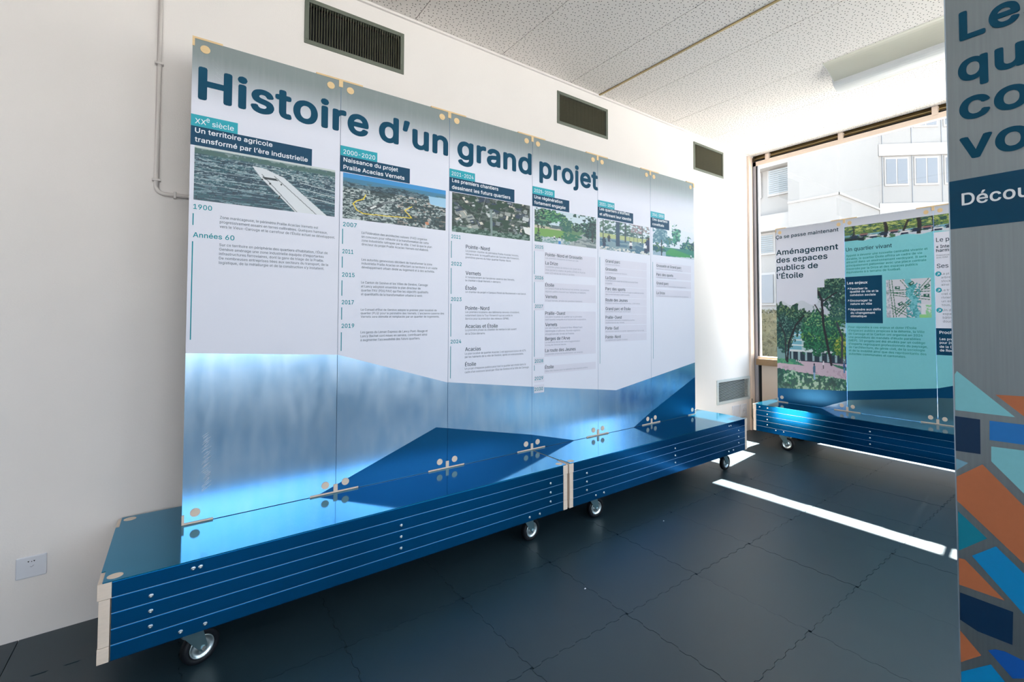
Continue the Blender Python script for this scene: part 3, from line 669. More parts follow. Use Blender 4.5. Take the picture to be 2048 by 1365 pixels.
# hedge
he = empty('hedge', (9.3, 2.4, -.3), 'sunlit brown-green clipped hedge outside the left end of the window', 'hedge')
rng = np.random.default_rng(5)
hm = MB()
for k in range(5200):
    x = 9.0+rng.random()*.7; y = .5+rng.random()*3.6; z = -.3+rng.random()*1.72
    face = rng.random()
    if face < .6: x = 9.0+rng.random()*.06
    elif face < .8: z = 1.36+rng.random()*.07
    a, b_ = rng.normal(size=3), rng.normal(size=3); a /= np.linalg.norm(a); b_ /= np.linalg.norm(b_); s = .035
    c = np.array((x, y, z)); hm.add([c-a*s, c+b_*s*.6, c+a*s, c-b_*s*.6], [(0, 1, 2, 3)])
tag(hm.build('foliage', M_hedge, he), kind='stuff')
MB().box(9.06, 9.64, .52, 4.08, -.3, 1.36).build('inner_growth', M_hedge, he)
# ================================================================== WALL FITTINGS
def vertical_vent(x0, x1, z0, z1, n, label):
    t = empty('ventilation_grille', ((x0+x1)/2, YW, z0), label, 'vent', 'dark ventilation grilles high on the wall')
    f = MB(); w = .021; y0, y1 = YW-.006, YW+.03
    f.box(x0-.002, x1+.002, y0, y1, z0-.002, z0+w); f.box(x0-.002, x1+.002, y0, y1, z1-w, z1+.002)
    f.box(x0-.002, x0+w, y0, y1, z0+w, z1-w); f.box(x1-w, x1+.002, y0, y1, z0+w, z1-w)
    f.build('frame', M_ventf, t, bevel=.002)
    box('backing', M_dark, t, x0+.01, x1-.01, YW+.065, YW+.07, z0+.01, z1-.01)
    me = MB().box(-.0009, .0009, 0, .016, z0+w-.002, z1-w+.002).mesh('slat', M_slat)
    for k in range(n):
        inst('slat', me, (x0+w+(k+.7)*(x1-x0-2*w)/(n+.4), YW+.002, 0), t)
    scr = MB().cyl((0, 0, 0), (0, -1, 0), .004, .002, 10).mesh('screw', M_ventf)
    for sx in (x0+.012, x1-.014):
        for sz in (z0+.013, z1-.013): inst('screw', scr, (sx, YW-.006, sz), t)
vertical_vent(*vents[0], 36, 'largest-looking dark grille, above the left end of the title board')
vertical_vent(*vents[1], 34, 'dark vertical-slatted grille above the middle of the title board')
vertical_vent(*vents[2], 34, 'small-looking dark grille nearest the window corner, high on the wall')
x0, x1, z0, z1 = vents[3]
t = empty('louvre_grille', ((x0+x1)/2, YW, z0), 'low silver grille with horizontal louvres near the window corner', 'vent')
f = MB(); w = .024; y0, y1 = YW-.012, YW+.02
f.box(x0-.004, x1+.004, y0, y1, z0-.004, z0+w); f.box(x0-.004, x1+.004, y0, y1, z1-w, z1+.004)
f.box(x0-.004, x0+w, y0, y1, z0+w, z1-w); f.box(x1-w, x1+.004, y0, y1, z0+w, z1-w)
f.build('frame', M_ventl, t, bevel=.002)
box('backing', M_dark, t, x0+.01, x1-.01, YW+.05, YW+.055, z0+.01, z1-.01)
me = MB().add([(x0+w, 0, 0), (x1-w, 0, 0), (x1-w, .012, .0035), (x0+w, .012, .0035), (x0+w, .001, -.0015), (x1-w, .001, -.0015), (x1-w, .013, .0018), (x0+w, .013, .0018)],
              [(0, 1, 2, 3), (7, 6, 5, 4), (0, 4, 5, 1), (1, 5, 6, 2), (2, 6, 7, 3), (3, 7, 4, 0)]).mesh('louvre', M_ventl)
for k in range(15): inst('louvre', me, (0, YW-.006, z0+w+.003+k*(z1-z0-2*w-.004)/15), t)

# cover plates and socket
t = empty('cover_plate', (-.472, YW, .24), 'square white cover plate on the bare wall left of the long bench', 'wall plate')
o = MB().box(-.514, -.428, YW-.008, YW, .240, .326).build('plate', M_whitepl, t, bevel=.005)
m = MB()
for dx in (-.010, .006): m.add([(-.472+dx, YW-.0085, .308), (-.472+dx+.006, YW-.0085, .308), (-.472+dx+.003, YW-.0085, .302)], [(0, 1, 2)])
m.add([(-.4715, YW-.0085, .306), (-.4685, YW-.0085, .306), (-.4685, YW-.0085, .303), (-.4715, YW-.0085, .303)], [(0, 1, 2, 3)])
m.build('dark_marks', M_dark, t)
MB().tube([(-.474, YW-.009, .286), (-.470, YW-.009, .283), (-.464, YW-.009, .289)], .0012, 6).build('tick_mark', M_greyframe, t)
t = empty('blank_plate', (4.76, YW, .165), 'square white blank plate under the silver grille, left of the socket', 'wall plate')
MB().box(4.69, 4.835, YW-.009, YW, .165, .312).build('plate', M_whitepl, t, bevel=.004)
t = empty('wall_socket', (4.93, YW, .17), 'white wall socket with round insert under the silver grille', 'socket')
MB().box(4.855, 4.985, YW-.010, YW, .170, .312).build('plate', M_whitepl, t, bevel=.004)
MB().lathe((4.92, YW-.010, .242), (0, -1, 0), [(.036, 0), (.036, .006), (.030, .006), (.028, -.004+.006), (0.0005, .002)], 24).build('socket_ring', M_whitepl, t)
MB().cyl((4.908, YW-.0125, .242), (0, -1, 0), .003, .002, 8).cyl((4.932, YW-.0125, .242), (0, -1, 0), .003, .002, 8).build('contact_hole', M_dark, t)
# small nail hole
MB().cyl((-.455, YW, .935), (0, -1, 0), .0022, .0015, 8)

# conduit
t = empty('conduit', (-.117, YW, 1.86), 'thin painted conduit pipe bending from the ceiling behind the title board', 'pipe')
pts = [(-.117, YW-.014, 3.16), (-.117, YW-.014, 1.895)]
for k in range(1, 7):
    a = math.pi/2*k/6; pts.append((-.117+.03*(1-math.cos(a)), YW-.014, 1.895-.03*math.sin(a)))
pts += [(.62, YW-.014, 1.865)]
MB().tube(pts, .0095, 10).build('pipe', M_pipe, t, smooth=True)
for (x, z, h) in ((-.117, 2.47, 1), (-.117, 1.925, 1), (-.05, 1.865, 0)):
    if h: MB().box(x-.016, x+.016, YW-.026, YW-.001, z-.005, z+.005).build('pipe_clip', M_pipe, t, bevel=.002)
    else: MB().box(x-.005, x+.005, YW-.026, YW-.001, z-.016, z+.016).build('pipe_clip', M_pipe, t, bevel=.002)
# grey cable in the window corner
t = empty('corner_cable', (5.05, .27, 0), 'grey cable coming down the window corner to the floor', 'cable')
MB().tube([(5.055, .268, .36), (5.055, .268, .16), (5.07, .262, .11), (5.12, .255, .095), (5.2, .25, .09)], .006, 8).build('cable', M_ventf, t, smooth=True)

# fluorescent fitting
t = empty('ceiling_lamp', (3.95, -1.9, ZC), 'white fluorescent ceiling fitting with curved reflector, switched off', 'lamp')
ya, yb = -1.10, -2.62
def prof(pts, th):  # thin curved sheet
    top = [(x, z+th) for x, z in pts][::-1]
    return pts+top
wing = [(3.640+.24*s, 3.163-.085*(s**1.6)) for s in [i/10 for i in range(11)]]
MB().prism(prof(wing, .0035), 1, yb, ya).build('reflector', M_lampr, t)
wing2 = [(4.26-.24*s, 3.163-.085*(s**1.6)) for s in [i/10 for i in range(11)]]
MB().prism(prof(wing2, .0035), 1, yb, ya-.07).build('reflector', M_lampr, t)
body = [(3.95+.105*math.cos(a), 3.105+.055*math.sin(a)) for a in [math.pi+math.pi*i/14 for i in range(15)]]
MB().prism(body+[(4.055, 3.163), (3.845, 3.163)], 1, yb, ya).build('lamp_body', M_lampw, t)
MB().prism([(3.64, 3.1635)]+wing+[(3.88, 3.1635)], 1, ya, ya+.003).build('end_plate', M_lampw, t)
MB().prism(body+[(4.055, 3.163), (3.845, 3.163)], 1, ya, ya+.012).build('end_cap', M_lampw, t)

# ================================================================== CASTERS AND BENCHES
def caster(parent, x, y, ztop, ang, brake=True):
    """swivel caster hanging from z=ztop; ang = direction its rolling axis' outer face looks at"""
    c = bpy.data.objects.new('caster', MB().box(x-.05, x+.05, y-.043, y+.043, ztop-.004, ztop).mesh('caster', M_zinc)); base(c, parent)
    n = Vector((math.cos(ang), math.sin(ang), 0)); r = Vector((-n.y, n.x, 0))     # r = trailing direction
    R = .0615; ax = Vector((x, y, R))+r*.032
    def L(a, b_, z): p = Vector((x, y, 0))+n*a+r*b_; return (p.x, p.y, z)
    MB().lathe(tuple(ax-n*.0175), n, [(.041, .004), (.048, .001), (.0575, .001), (R, .008), (R, .027), (.0575, .034), (.048, .034), (.041, .031)], 36).build('tyre', M_rubber, c, smooth=True)
    MB().lathe(tuple(ax-n*.0175), n, [(.0415, .004), (.039, .000), (.036, .007), (.020, .009), (.016, .002), (.006, .002), (.006, .033), (.016, .033), (.020, .026), (.036, .028), (.039, .035), (.0415, .031)], 32).build('wheel_rim', M_zinc, c, smooth=True)
    f = MB()
    for s in (-1, 1):
        a0, a1 = s*.0225, s*.0255
        prof_ = [(-.032, ztop-.022), (.030, ztop-.022), (.046, R+.004), (.042, R-.010), (.026, R-.012), (.018, R-.004)]
        vs = [L(a0, b_, z) for b_, z in prof_]+[L(a1, b_, z) for b_, z in prof_]; k = len(prof_)
        f.add(vs, [tuple(range(k)), tuple(range(k, 2*k))[::-1]]+[(i, k+i, k+(i+1) % k, (i+1) % k) for i in range(k)])
    vs = [L(a, b_, z) for z in (ztop-.024, ztop-.012) for a, b_ in ((-.0255, -.034), (.0255, -.034), (.0255, .032), (-.0255, .032))]
    f.add(vs, [(0, 3, 2, 1), (4, 5, 6, 7)]+[(i, (i+1) % 4, 4+(i+1) % 4, 4+i) for i in range(4)])
    f.build('fork', M_fork, c)
    MB().cyl((x, y, ztop-.014), (0, 0, 1), .026, .011, 20).build('swivel_ring', M_zinc, c)
    p = ax-n*.030; MB().cyl(tuple(p), n, .0085, .060, 6).build('axle_bolt', M_screw, c)
    if brake:
        b_ = MB(); vs = [L(a, q, z) for (q, z, h) in ((.030, ztop-.026, .014), (.065, ztop-.030, .014), (.088, ztop-.012, .017), (.092, ztop-.010, .017)) for a in (-h, h)]
        vs += [(v[0], v[1], v[2]+.003) for v in vs]
        fs = []
        for i in range(3): fs += [(2*i, 2*i+1, 2*i+3, 2*i+2), (8+2*i, 8+2*i+2, 8+2*i+3, 8+2*i+1), (2*i, 2*i+2, 8+2*i+2, 8+2*i), (2*i+1, 8+2*i+1, 8+2*i+3, 2*i+3)]
        b_.add(vs, fs+[(0, 8, 9, 1), (6, 7, 15, 14)]); b_.build('brake_lever', M_screw, c)
    return c

SCREW = MB().lathe((0, 0, 0), (0, -1, 0), [(.0072, 0), (.0072, .001), (.0055, .003), (.003, .0036), (.0028, .0022), (.0003, .0022)], 14).mesh('screw', M_screw)
ZB, ZT, YF, YB = .152, .4165, -.38, .265
def bench(label, length, screws, pairs, casters, plugs):
    """bench built with its left end at x=0, front at y=-.38; returned root is moved afterwards"""
    t = empty('rolling_bench', (0, 0, 0), label, 'bench', 'blue metal-clad benches on casters')
    box('core', M_ply, t, .034, length-.034, YF+.006, YB-.004, ZB+.001, ZT-.006)
    pitch = (ZT-.004-ZB)/5
    for k in range(5):
        z0 = ZB+k*pitch; box('front_plank', M_plate, t, .035, length-.035, YF, YF+.006, z0+.0010, z0+pitch-.0008, bevel=.0012)
        box('rear_plank', M_plate, t, .035, length-.035, YB-.004, YB, z0+.0010, z0+pitch-.0008)
    e = MB()
    for k in range(1, 5): e.box(.036, length-.036, YF+.0012, YF+.0060, ZB+k*pitch-.0010, ZB+k*pitch+.0012)
    e.build('plank_edge', M_edge, t)
    for s in (0, 1):
        def X(a): return a if s == 0 else length-a
        for (z0, z1, o) in ((ZB+.208, ZT-.0035, .000), (ZB+.052, ZB+.2065, -.004), (ZB, ZB+.0508, -.0025)):
            a, b_ = sorted((X(-o), X(.035+(.0 if z0 > .3 else -.003))))
            box('end_block', M_ply, t, a, b_, YF+.001-(.001 if z0 > .3 else 0), YB, z0, z1, bevel=.0008)
    # top sheet, notched at its corners
    y0, y1 = YF-.001, YB
    o = [(.036, y0), (length-.036, y0), (length-.036, y0+.002), (length-.012, y0+.002), (length-.012, y0+.095), (length-.001, y0+.095), (length-.001, y1-.115), (length-.012, y1-.115), (length-.012, y1),
         (.012, y1), (.012, y1-.115), (.001, y1-.115), (.001, y0+.095), (.012, y0+.095), (.012, y0+.002), (.036, y0+.002)]
    MB().prism(o, 2, ZT-.0035, ZT).build('top_sheet', M_top, t)
    for (px, py) in plugs: MB().cyl((px, py, ZT), (0, 0, 1), .021, .0008, 28).build('wooden_plug', M_ply, t)
    for sx in screws:
        for z in (.331, .279, .227): inst('screw', SCREW, (sx, YF, z), t)
    for (sx, z) in pairs: inst('screw', SCREW, (sx, YF, z), t)
    for (cx, cy, a) in casters: caster(t, cx, cy, ZB, a)
    return t
PI = math.pi
# casters: outward face direction of the wheel
B1 = bench('long blue wheeled bench in front, left of the joint, under the title letters', 2.007, [.135, 1.007, 1.877],
           [(.249, .386), (.270, .386), (.217, .175), (.287, .175), (1.730, .176), (1.800, .177)],
           [(.246, -.315, -PI/2+.40), (1.765, -.295, -PI/2+.15), (.25, .18, 1.2), (1.75, .18, .4)],
           [(.040, -.345), (.040, .228), (1.967, -.345), (1.967, .228)])
B1.location = (-.214, 0, 0)
B2 = bench('right half of the long blue wheeled bench, between the joint and the window corner', 2.0, [.142, 1.010, 1.866],
           [(1.722, .388), (1.748, .388), (.217, .178), (.287, .179), (1.715, .181), (1.783, .182)],
           [(.255, -.295, -PI/2-.05), (1.750, -.300, -PI/2+.05), (.25, .18, 2.2), (1.75, .18, .4)],
           [(.040, -.345), (.040, .228)])
B2.location = (1.803, 0, 0)
MB().box(.040-.036, .0405, YF-.0006, YF+.02, ZT-.06, ZT-.004)
B3 = bench('blue wheeled bench under the cyan board in front of the window', 2.0, [.150, 1.040, 1.866],
           [(.072, .392), (.154, .392), (.235, .188), (.312, .188), (1.76, .188)],
           [(.272, -.305, PI*1.5+.3), (1.750, -.300, -PI/2+.3), (.25, .18, 2.2), (1.75, .18, .4)],
           [(1.96, -.345)])
B3.rotation_euler = (0, 0, -PI/2-.012); B3.location = (4.875, -.055, 0)
bpy.context.view_layer.update()
# ================================================================== LETTERING
FP = os.path.join(bpy.utils.system_resource('DATAFILES'), 'fonts', 'Inter.woff2')
try: FONT = bpy.data.fonts.load(FP)
except Exception: FONT = None
from mathutils.geometry import delaunay_2d_cdt
_glyph, _adv, _outl = {}, {}, {}
def outline(ch, res):
    """closed contours of one string as edge loops"""
    if (ch, res) in _outl: return _outl[(ch, res)]
    c = bpy.data.curves.new('lettering', 'FONT')
    if FONT: c.font = FONT
    c.body = ch; c.size = 1; c.resolution_u = res; c.dimensions = '2D'; c.fill_mode = 'NONE'
    o = bpy.data.objects.new('lettering', c); COL.objects.link(o)
    me = bpy.data.meshes.new_from_object(o.evaluated_get(bpy.context.evaluated_depsgraph_get()))
    v = np.array([(q.co[0], q.co[1]) for q in me.vertices]).reshape(-1, 2); e = [tuple(q.vertices) for q in me.edges]
    bpy.data.objects.remove(o, do_unlink=True); bpy.data.curves.remove(c); bpy.data.meshes.remove(me)
    _outl[(ch, res)] = (v, e); return v, e
def loops_of(n, e):
    nb = [[] for _ in range(n)]
    for a, b_ in e: nb[a].append(b_); nb[b_].append(a)
    seen, out_ = [False]*n, []
    for s_ in range(n):
        if seen[s_] or len(nb[s_]) != 2: continue
        # edges are stored in drawing order, so start along the first neighbour with the next index
        L = [s_]; seen[s_] = True; cur = s_; nx = s_+1 if s_+1 in nb[s_] else nb[s_][0]
        while not seen[nx]:
            L.append(nx); seen[nx] = True; k = [q for q in nb[nx] if q != cur]; cur, nx = nx, (k[0] if k else nx)
        out_.append(L)
    return out_
def glyph(ch, off, res):
    """filled outline of one glyph; weight comes from the union of shifted outlines"""
    key = (ch, off, res)
    if key in _glyph: return _glyph[key]
    v, e = outline(ch, res)
    if not len(v): _glyph[key] = (np.zeros((0, 2)), []); return _glyph[key]
    L = loops_of(len(v), e)
    dirs = [(0, 0)] if off == 0 else ([(-1, 0), (1, 0)] if off < .012 else [(-1, 0), (-.72, -.66), (0, -.9), (.72, -.66), (1, 0), (.72, .66), (0, .9), (-.72, .66)])
    V, E = [], []; segs = []
    for dx, dy in dirs:
        for lp in L:
            k = len(V); pts = [(v[i][0]+dx*off, v[i][1]+dy*off) for i in lp]; V += pts; n = len(pts)
            E += [(k+i, k+(i+1) % n) for i in range(n)]; segs += [(pts[i], pts[(i+1) % n]) for i in range(n)]
    r_ = delaunay_2d_cdt([Vector(p) for p in V], E, [], 0, 1e-5)
    P = np.array([tuple(p) for p in r_[0]]); T = np.array([tuple(f) for f in r_[2]])
    C = P[T].mean(axis=1); A = np.array([q[0] for q in segs]); B = np.array([q[1] for q in segs])
    x, y = C[:, 0:1], C[:, 1:2]; y0, y1 = A[:, 1][None], B[:, 1][None]; x0, x1 = A[:, 0][None], B[:, 0][None]
    side = (x1-x0)*(y-y0)-(x-x0)*(y1-y0)
    w = ((y0 <= y) & (y1 > y) & (side > 0)).sum(1)-((y0 > y) & (y1 <= y) & (side < 0)).sum(1)
    T = T[w != 0]; used, inv = np.unique(T.ravel(), return_inverse=True)
    _glyph[key] = (P[used], [tuple(t) for t in inv.reshape(-1, 3)]); return _glyph[key]
def advance(ch):
    if ch not in _adv:
        def wd(s_): v, e = outline(s_, 1); return v[:, 0].max()-v[:, 0].min()
        _adv[ch] = wd('H'+ch+'H')-wd('HH')
    return _adv[ch]
_cache = {}
def raw(line, off, res):
    """one line of lettering: vertices (x, y) and faces, plus the faces of each letter"""
    key = (line, off, res)
    if key in _cache: return _cache[key]
    vs, fs, per, x, k = [], [], [], 0.0, 0
    for ch in line:
        v, f = glyph(ch, off, res) if ch != ' ' else (np.zeros((0, 2)), [])
        if len(f):
            vs.append(v+np.array((x, 0))); g = [tuple(i+k for i in q) for q in f]; fs += g; per.append(g); k += len(v)
        x += advance(ch)+off*.9
    _cache[key] = (np.concatenate(vs) if vs else np.zeros((0, 2)), fs, per); return _cache[key]
CAPU = {}
def cap_unit(off):
    if off not in CAPU:
        v, f, _ = raw('H', off, 2); CAPU[off] = (v[:, 1].max()-v[:, 1].min(), v[:, 1].min())
    return CAPU[off]
STY = {  # style: (material, offset, default cap height, curve resolution)
    'title': (M_title_ink, .026, .1456, 5), 'tag': (M_white_ink, .006, .0225, 2), 'sub': (M_white_ink, .014, .0217, 2),
    'year': (M_teal_ink, .013, .0218, 2), 'body': (M_body_ink, .004, .0122, 1), 'place': (M_dark_ink, .010, .0222, 2),
    'small': (M_small_ink, .0, .0112, 1), 'faint': (M_faint_ink, .0, .0108, 1),
    'h2': (M_dark_ink, .016, .055, 3), 'h3': (M_dark_ink, .014, .034, 3), 'h3n': (M_dark_ink, .008, .034, 2), 'h4': (M_dark_ink, .014, .026, 2),
    'bodyt': (M_green_ink, .008, .019, 1), 'tiny': (M_small_ink, .0, .013, 1), 'grey': (M_small_ink, .0, .020, 1),
    'w3': (M_white_ink, .022, .024, 2), 'w4': (M_white_ink, .020, .0195, 2)}
def text_geo(entry, mb, P, d):
    """append the letters of one entry to mb; P maps (u, z, depth) on the sheet to a point"""
    style, lines, x0, z0, x1, ri, pitch, cap = entry
    m, off, dcap, res = STY[style]
    cu, ymin = cap_unit(off); cap = cap or dcap
    if style in ('tag', 'sub', 'year') : cap = dcap
    if pitch and style in ('body', 'small', 'faint', 'bodyt', 'tiny', 'grey'): cap = pitch*.60
    sy = cap/cu
    v, f, _ = raw(lines[ri], off, res); w = v[:, 0].max()-v[:, 0].min(); sx = (x1-x0)/w
    for i, l in enumerate(lines):
        v, f, _ = raw(l, off, res)
        if not len(v): continue
        u = (v[:, 0]-v[:, 0].min())*sx+x0; z = (v[:, 1]-ymin)*sy+z0-i*pitch
        mb.add([P(a, b_, d) for a, b_ in zip(u, z)], f)
def clip_mesh(mb, name, m, parent, axis, lo, hi):
    me = bpy.data.meshes.new(name); me.from_pydata(mb.v, [], mb.f); bm = bmesh.new(); bm.from_mesh(me)
    for val, s in ((lo, -1), (hi, 1)):
        co = [0, 0, 0]; co[axis] = val; no = [0, 0, 0]; no[axis] = s
        bmesh.ops.bisect_plane(bm, geom=bm.verts[:]+bm.edges[:]+bm.faces[:], plane_co=co, plane_no=no, clear_outer=True)
    bm.to_mesh(me); bm.free(); me.materials.append(m)
    if not len(me.polygons): bpy.data.meshes.remove(me); return None
    o = bpy.data.objects.new(name, me); return base(o, parent)

# ================================================================== PRINTED PICTURES (painted with formulas, one colour per grid point)
def vnoise(w, h, fx, fy, seed):
    r = np.random.default_rng(seed); gx, gy = int(fx)+2, int(fy)+2; g = r.random((gy, gx))
    X = np.linspace(0, fx, w); Y = np.linspace(0, fy, h); xi = X.astype(int); yi = Y.astype(int)
    tx = X-xi; ty = (Y-yi)[:, None]; tx = tx*tx*(3-2*tx); ty = ty*ty*(3-2*ty)
    a = g[yi][:, xi]; b_ = g[yi][:, xi+1]; c = g[yi+1][:, xi]; d = g[yi+1][:, xi+1]
    return (a*(1-tx)+b_*tx)*(1-ty)+(c*(1-tx)+d*tx)*ty
def fbm(w, h, fx, fy, seed, o=4):
    s = 0; t = 0
    for i in range(o): s = s+vnoise(w, h, fx*2**i, fy*2**i, seed+i)*.55**i; t += .55**i
    return s/t
class Pic:
    def __init__(s, w, h, col):
        s.w, s.h = w, h; s.u, s.v = np.meshgrid(np.linspace(0, 1, w), np.linspace(0, 1, h)); s.c = np.zeros((h, w, 3)); s.c[:] = np.array(col)/255; s.a = np.ones((h, w), bool)
    def fill(s, mask, col, k=1.0):
        k = np.clip(np.asarray(mask, float)*k, 0, 1)[..., None]; s.c = s.c*(1-k)+np.array(col)/255*k
    def n(s, fx, fy, seed, o=4): return fbm(s.w, s.h, fx, fy, seed, o)
    def line(s, pts, r, col, asp=1.0):
        for (x0, y0), (x1, y1) in zip(pts[:-1], pts[1:]):
            dx, dy = (x1-x0)*asp, y1-y0; L = dx*dx+dy*dy+1e-9
            t = np.clip(((s.u-x0)*asp*dx+(s.v-y0)*dy)/L, 0, 1); d = np.hypot((s.u-x0)*asp-t*dx, s.v-y0-t*dy); s.fill(d < r, col)
    def quadf(s, pts, col, k=1.0):
        m = np.ones_like(s.u, bool); n = len(pts); ar = sum(pts[i][0]*pts[(i+1) % n][1]-pts[(i+1) % n][0]*pts[i][1] for i in range(n))
        sg = 1 if ar > 0 else -1
        for i in range(n):
            (x0, y0), (x1, y1) = pts[i], pts[(i+1) % n]; m &= sg*((x1-x0)*(s.v-y0)-(y1-y0)*(s.u-x0)) >= 0
        s.fill(m, col, k); return m
    def blob(s, x, y, rx, ry, col, seed=0, rag=.6, k=1.0):
        d = np.hypot((s.u-x)/rx, (s.v-y)/ry)+(s.n(18, 18, seed, 3)-.5)*rag*2; s.fill(d < 1, col, k); return d < 1
    def rect(s, cx, cy, w, h, ang, col, asp=1.0):
        a, b_ = math.cos(ang), math.sin(ang); x = (s.u-cx)*asp; y = s.v-cy
        s.fill((abs(x*a+y*b_) < w/2) & (abs(-x*b_+y*a) < h/2), col)
def foliage(p, x, y, rx, ry, seed, dark=(20, 60, 62), mid=(56, 106, 92), light=(128, 158, 120)):
    n0 = p.n(p.w/4.5, p.h/4.5, seed+3, 2); n1 = p.n(p.w/3, p.h/3, seed+7, 2)
    d = np.hypot((p.u-x)/rx, (p.v-y)/ry)+(p.n(14, 14, seed, 3)-.5)*1.1+(n0-.5)*.9; m = d < 1
    p.fill(m, dark); p.fill(m & (n1 > .50), mid); p.fill(m & (n1 > .66) & (p.v > y-ry*.3), light)
def person(p, x, y, h, col, leg=(30, 50, 80), head=(50, 40, 40)):
    p.quadf([(x-.10*h, y), (x+.10*h, y), (x+.08*h, y+.5*h), (x-.08*h, y+.5*h)], leg)
    p.quadf([(x-.14*h, y+.42*h), (x+.14*h, y+.42*h), (x+.10*h, y+.84*h), (x-.10*h, y+.84*h)], col)
    p.fill(np.hypot((p.u-x)/.07, (p.v-y-.92*h)/.08) < h, head)
def pic_road():
    p = Pic(280, 120, (14, 62, 82)); u, v = p.u, p.v
    n1 = p.n(7, 26, 11); n2 = p.n(60, 90, 12, 3); n3 = p.n(9, 60, 17, 3)
    p.fill(n1 > .52, (30, 84, 98)); p.fill((n3 > .60) & (v < .9), (132, 160, 172), .8); p.fill((n2 > .66) & (v > .3), (176, 192, 200), .8)
    p.fill((n2 > .60) & (v > .62) & (u > .45) & (v < .86), (170, 184, 190), .8)
    p.fill((n2 < .36), (6, 36, 52), .7)
    for s, c, w in ((.5, .66, .006), (-.22, .42, .006), (.1, .30, .005), (-.10, .56, .005)):
        p.fill((abs(v-(c-s*(u-.2)*.4)) < w) & (u < .55), (150, 172, 182))
    for c in (.62, .50, .36): p.fill((abs(v-(c-.30*(u-.7))) < .008) & (u > .72), (178, 192, 198))
    p.fill(np.clip((v-.80)*6, 0, 1)*(.6+.5*(n1 > .5)), (124, 146, 146)); p.fill((v > .86) & (p.n(40, 8, 21, 3)*.16+.86 > v), (64, 100, 98))
    p.fill(v > .965, (196, 206, 208))
    p.quadf([(.345, .80), (.46, .78), (.60, .66), (.935, .0), (.605, .0), (.43, .60)], (212, 218, 226))
    for a, b_ in (((.44, .66), (.70, .0)), ((.53, .66), (.85, .0))): p.line([a, b_], .006, (40, 60, 76), 2.3)
    p.quadf([(.44, .62), (.54, .62), (.56, .58), (.46, .57)], (20, 40, 50))
    for x, y in ((.50, .50), (.565, .24), (.57, .27), (.445, .56), (.58, .52)): p.rect(x, y, .03, .035, 0, (10, 24, 34), 2.3)
    return p
def pic_city():
    p = Pic(220, 112, (26, 52, 60)); u, v = p.u, p.v
    n = p.n(60, 50, 31, 3); n2 = p.n(22, 34, 35, 3); d = p.n(6, 6, 39)
    p.fill(n > .50, (80, 104, 106)); p.fill(n > .60, (170, 184, 186)); p.fill((n2 > .62), (208, 214, 214), .7); p.fill(d < .42, (14, 44, 50), .75)
    p.fill((n2 > .66) & (u > .5), (168, 140, 128), .6)
    far = v > .70; p.fill(far, (18, 62, 84), .55); p.fill(far & (n > .56), (90, 120, 134), .5)
    m = (abs((u-.30)*1.9+(v-.34)*-.9) < .42) & (v > .16) & (v < .55) & (u < .58)
    for k in range(7): p.line([(.16+.02*k, .20+.035*k), (.40+.02*k, .52)], .008, (150, 160, 164) if k % 2 else (70, 84, 90), 1.9)
    p.line([(.23, .28), (.34, .40)], .035, (46, 58, 66), 1.9); p.line([(.25, .30), (.29, .36)], .018, (220, 224, 224), 1.9)
    p.line([(.20, .58), (.18, .48), (.12, .42), (.09, .35), (.12, .22), (.18, .155), (.40, .17), (.64, .20), (.57, .36), (.64, .47)], .009, (232, 206, 40), 1.9)
    lake = (v > .56+.22*(1-u)) & (u > .83-(v-.6)*.1) & (v < .86); p.fill(lake, (150, 196, 226))
    p.fill((v > .82-.03*np.sin(u*9)) , (54, 122, 160)); p.fill(v > .90, (40, 140, 206)); p.fill((v > .80) & (v < .84) & (n2 > .5), (60, 110, 130))
    p.rect(.80, .12, .07, .07, .3, (190, 128, 96), 1.9)
    return p
def pic_blocks():
    p = Pic(165, 112, (34, 60, 58)); n = p.n(30, 24, 41, 3); p.fill(n > .52, (70, 88, 82)); p.fill(n < .42, (14, 40, 40))
    r = random.Random(8); cols = [(190, 198, 200), (120, 132, 136), (60, 78, 92), (210, 206, 196), (36, 60, 84), (150, 158, 156), (88, 98, 98)]
    for k in range(110):
        x, y = r.random(), .16+r.random()*.84; a = .45 if x < .5 else -.12
        w, h = .03+r.random()*.11, .04+r.random()*.12
        p.rect(x, y, w+.008, h+.012, a, (16, 34, 38), 1.45); p.rect(x, y, w, h, a, r.choice(cols), 1.45)
        if r.random() < .5: p.rect(x, y, w*.7, h*.25, a, r.choice(cols), 1.45)
    for k in range(16): p.line([(-.1+k*.08, .2), (.0+k*.08, 1)], .004, (140, 150, 150), 1.45) if k % 5 == 0 else None
    t = p.n(12, 9, 47, 3); p.fill((t > .60), (22, 62, 50)); p.fill(p.v < .13, (30, 74, 62)); p.fill((p.v < .16) & (n > .55), (110, 138, 130)); p.line([(.48, 0), (.47, .7)], .02, (120, 140, 140), 1.45)
    p.quadf([(.93, .20), (1.0, .16), (1.0, .36), (.90, .38)], (222, 226, 226))
    return p
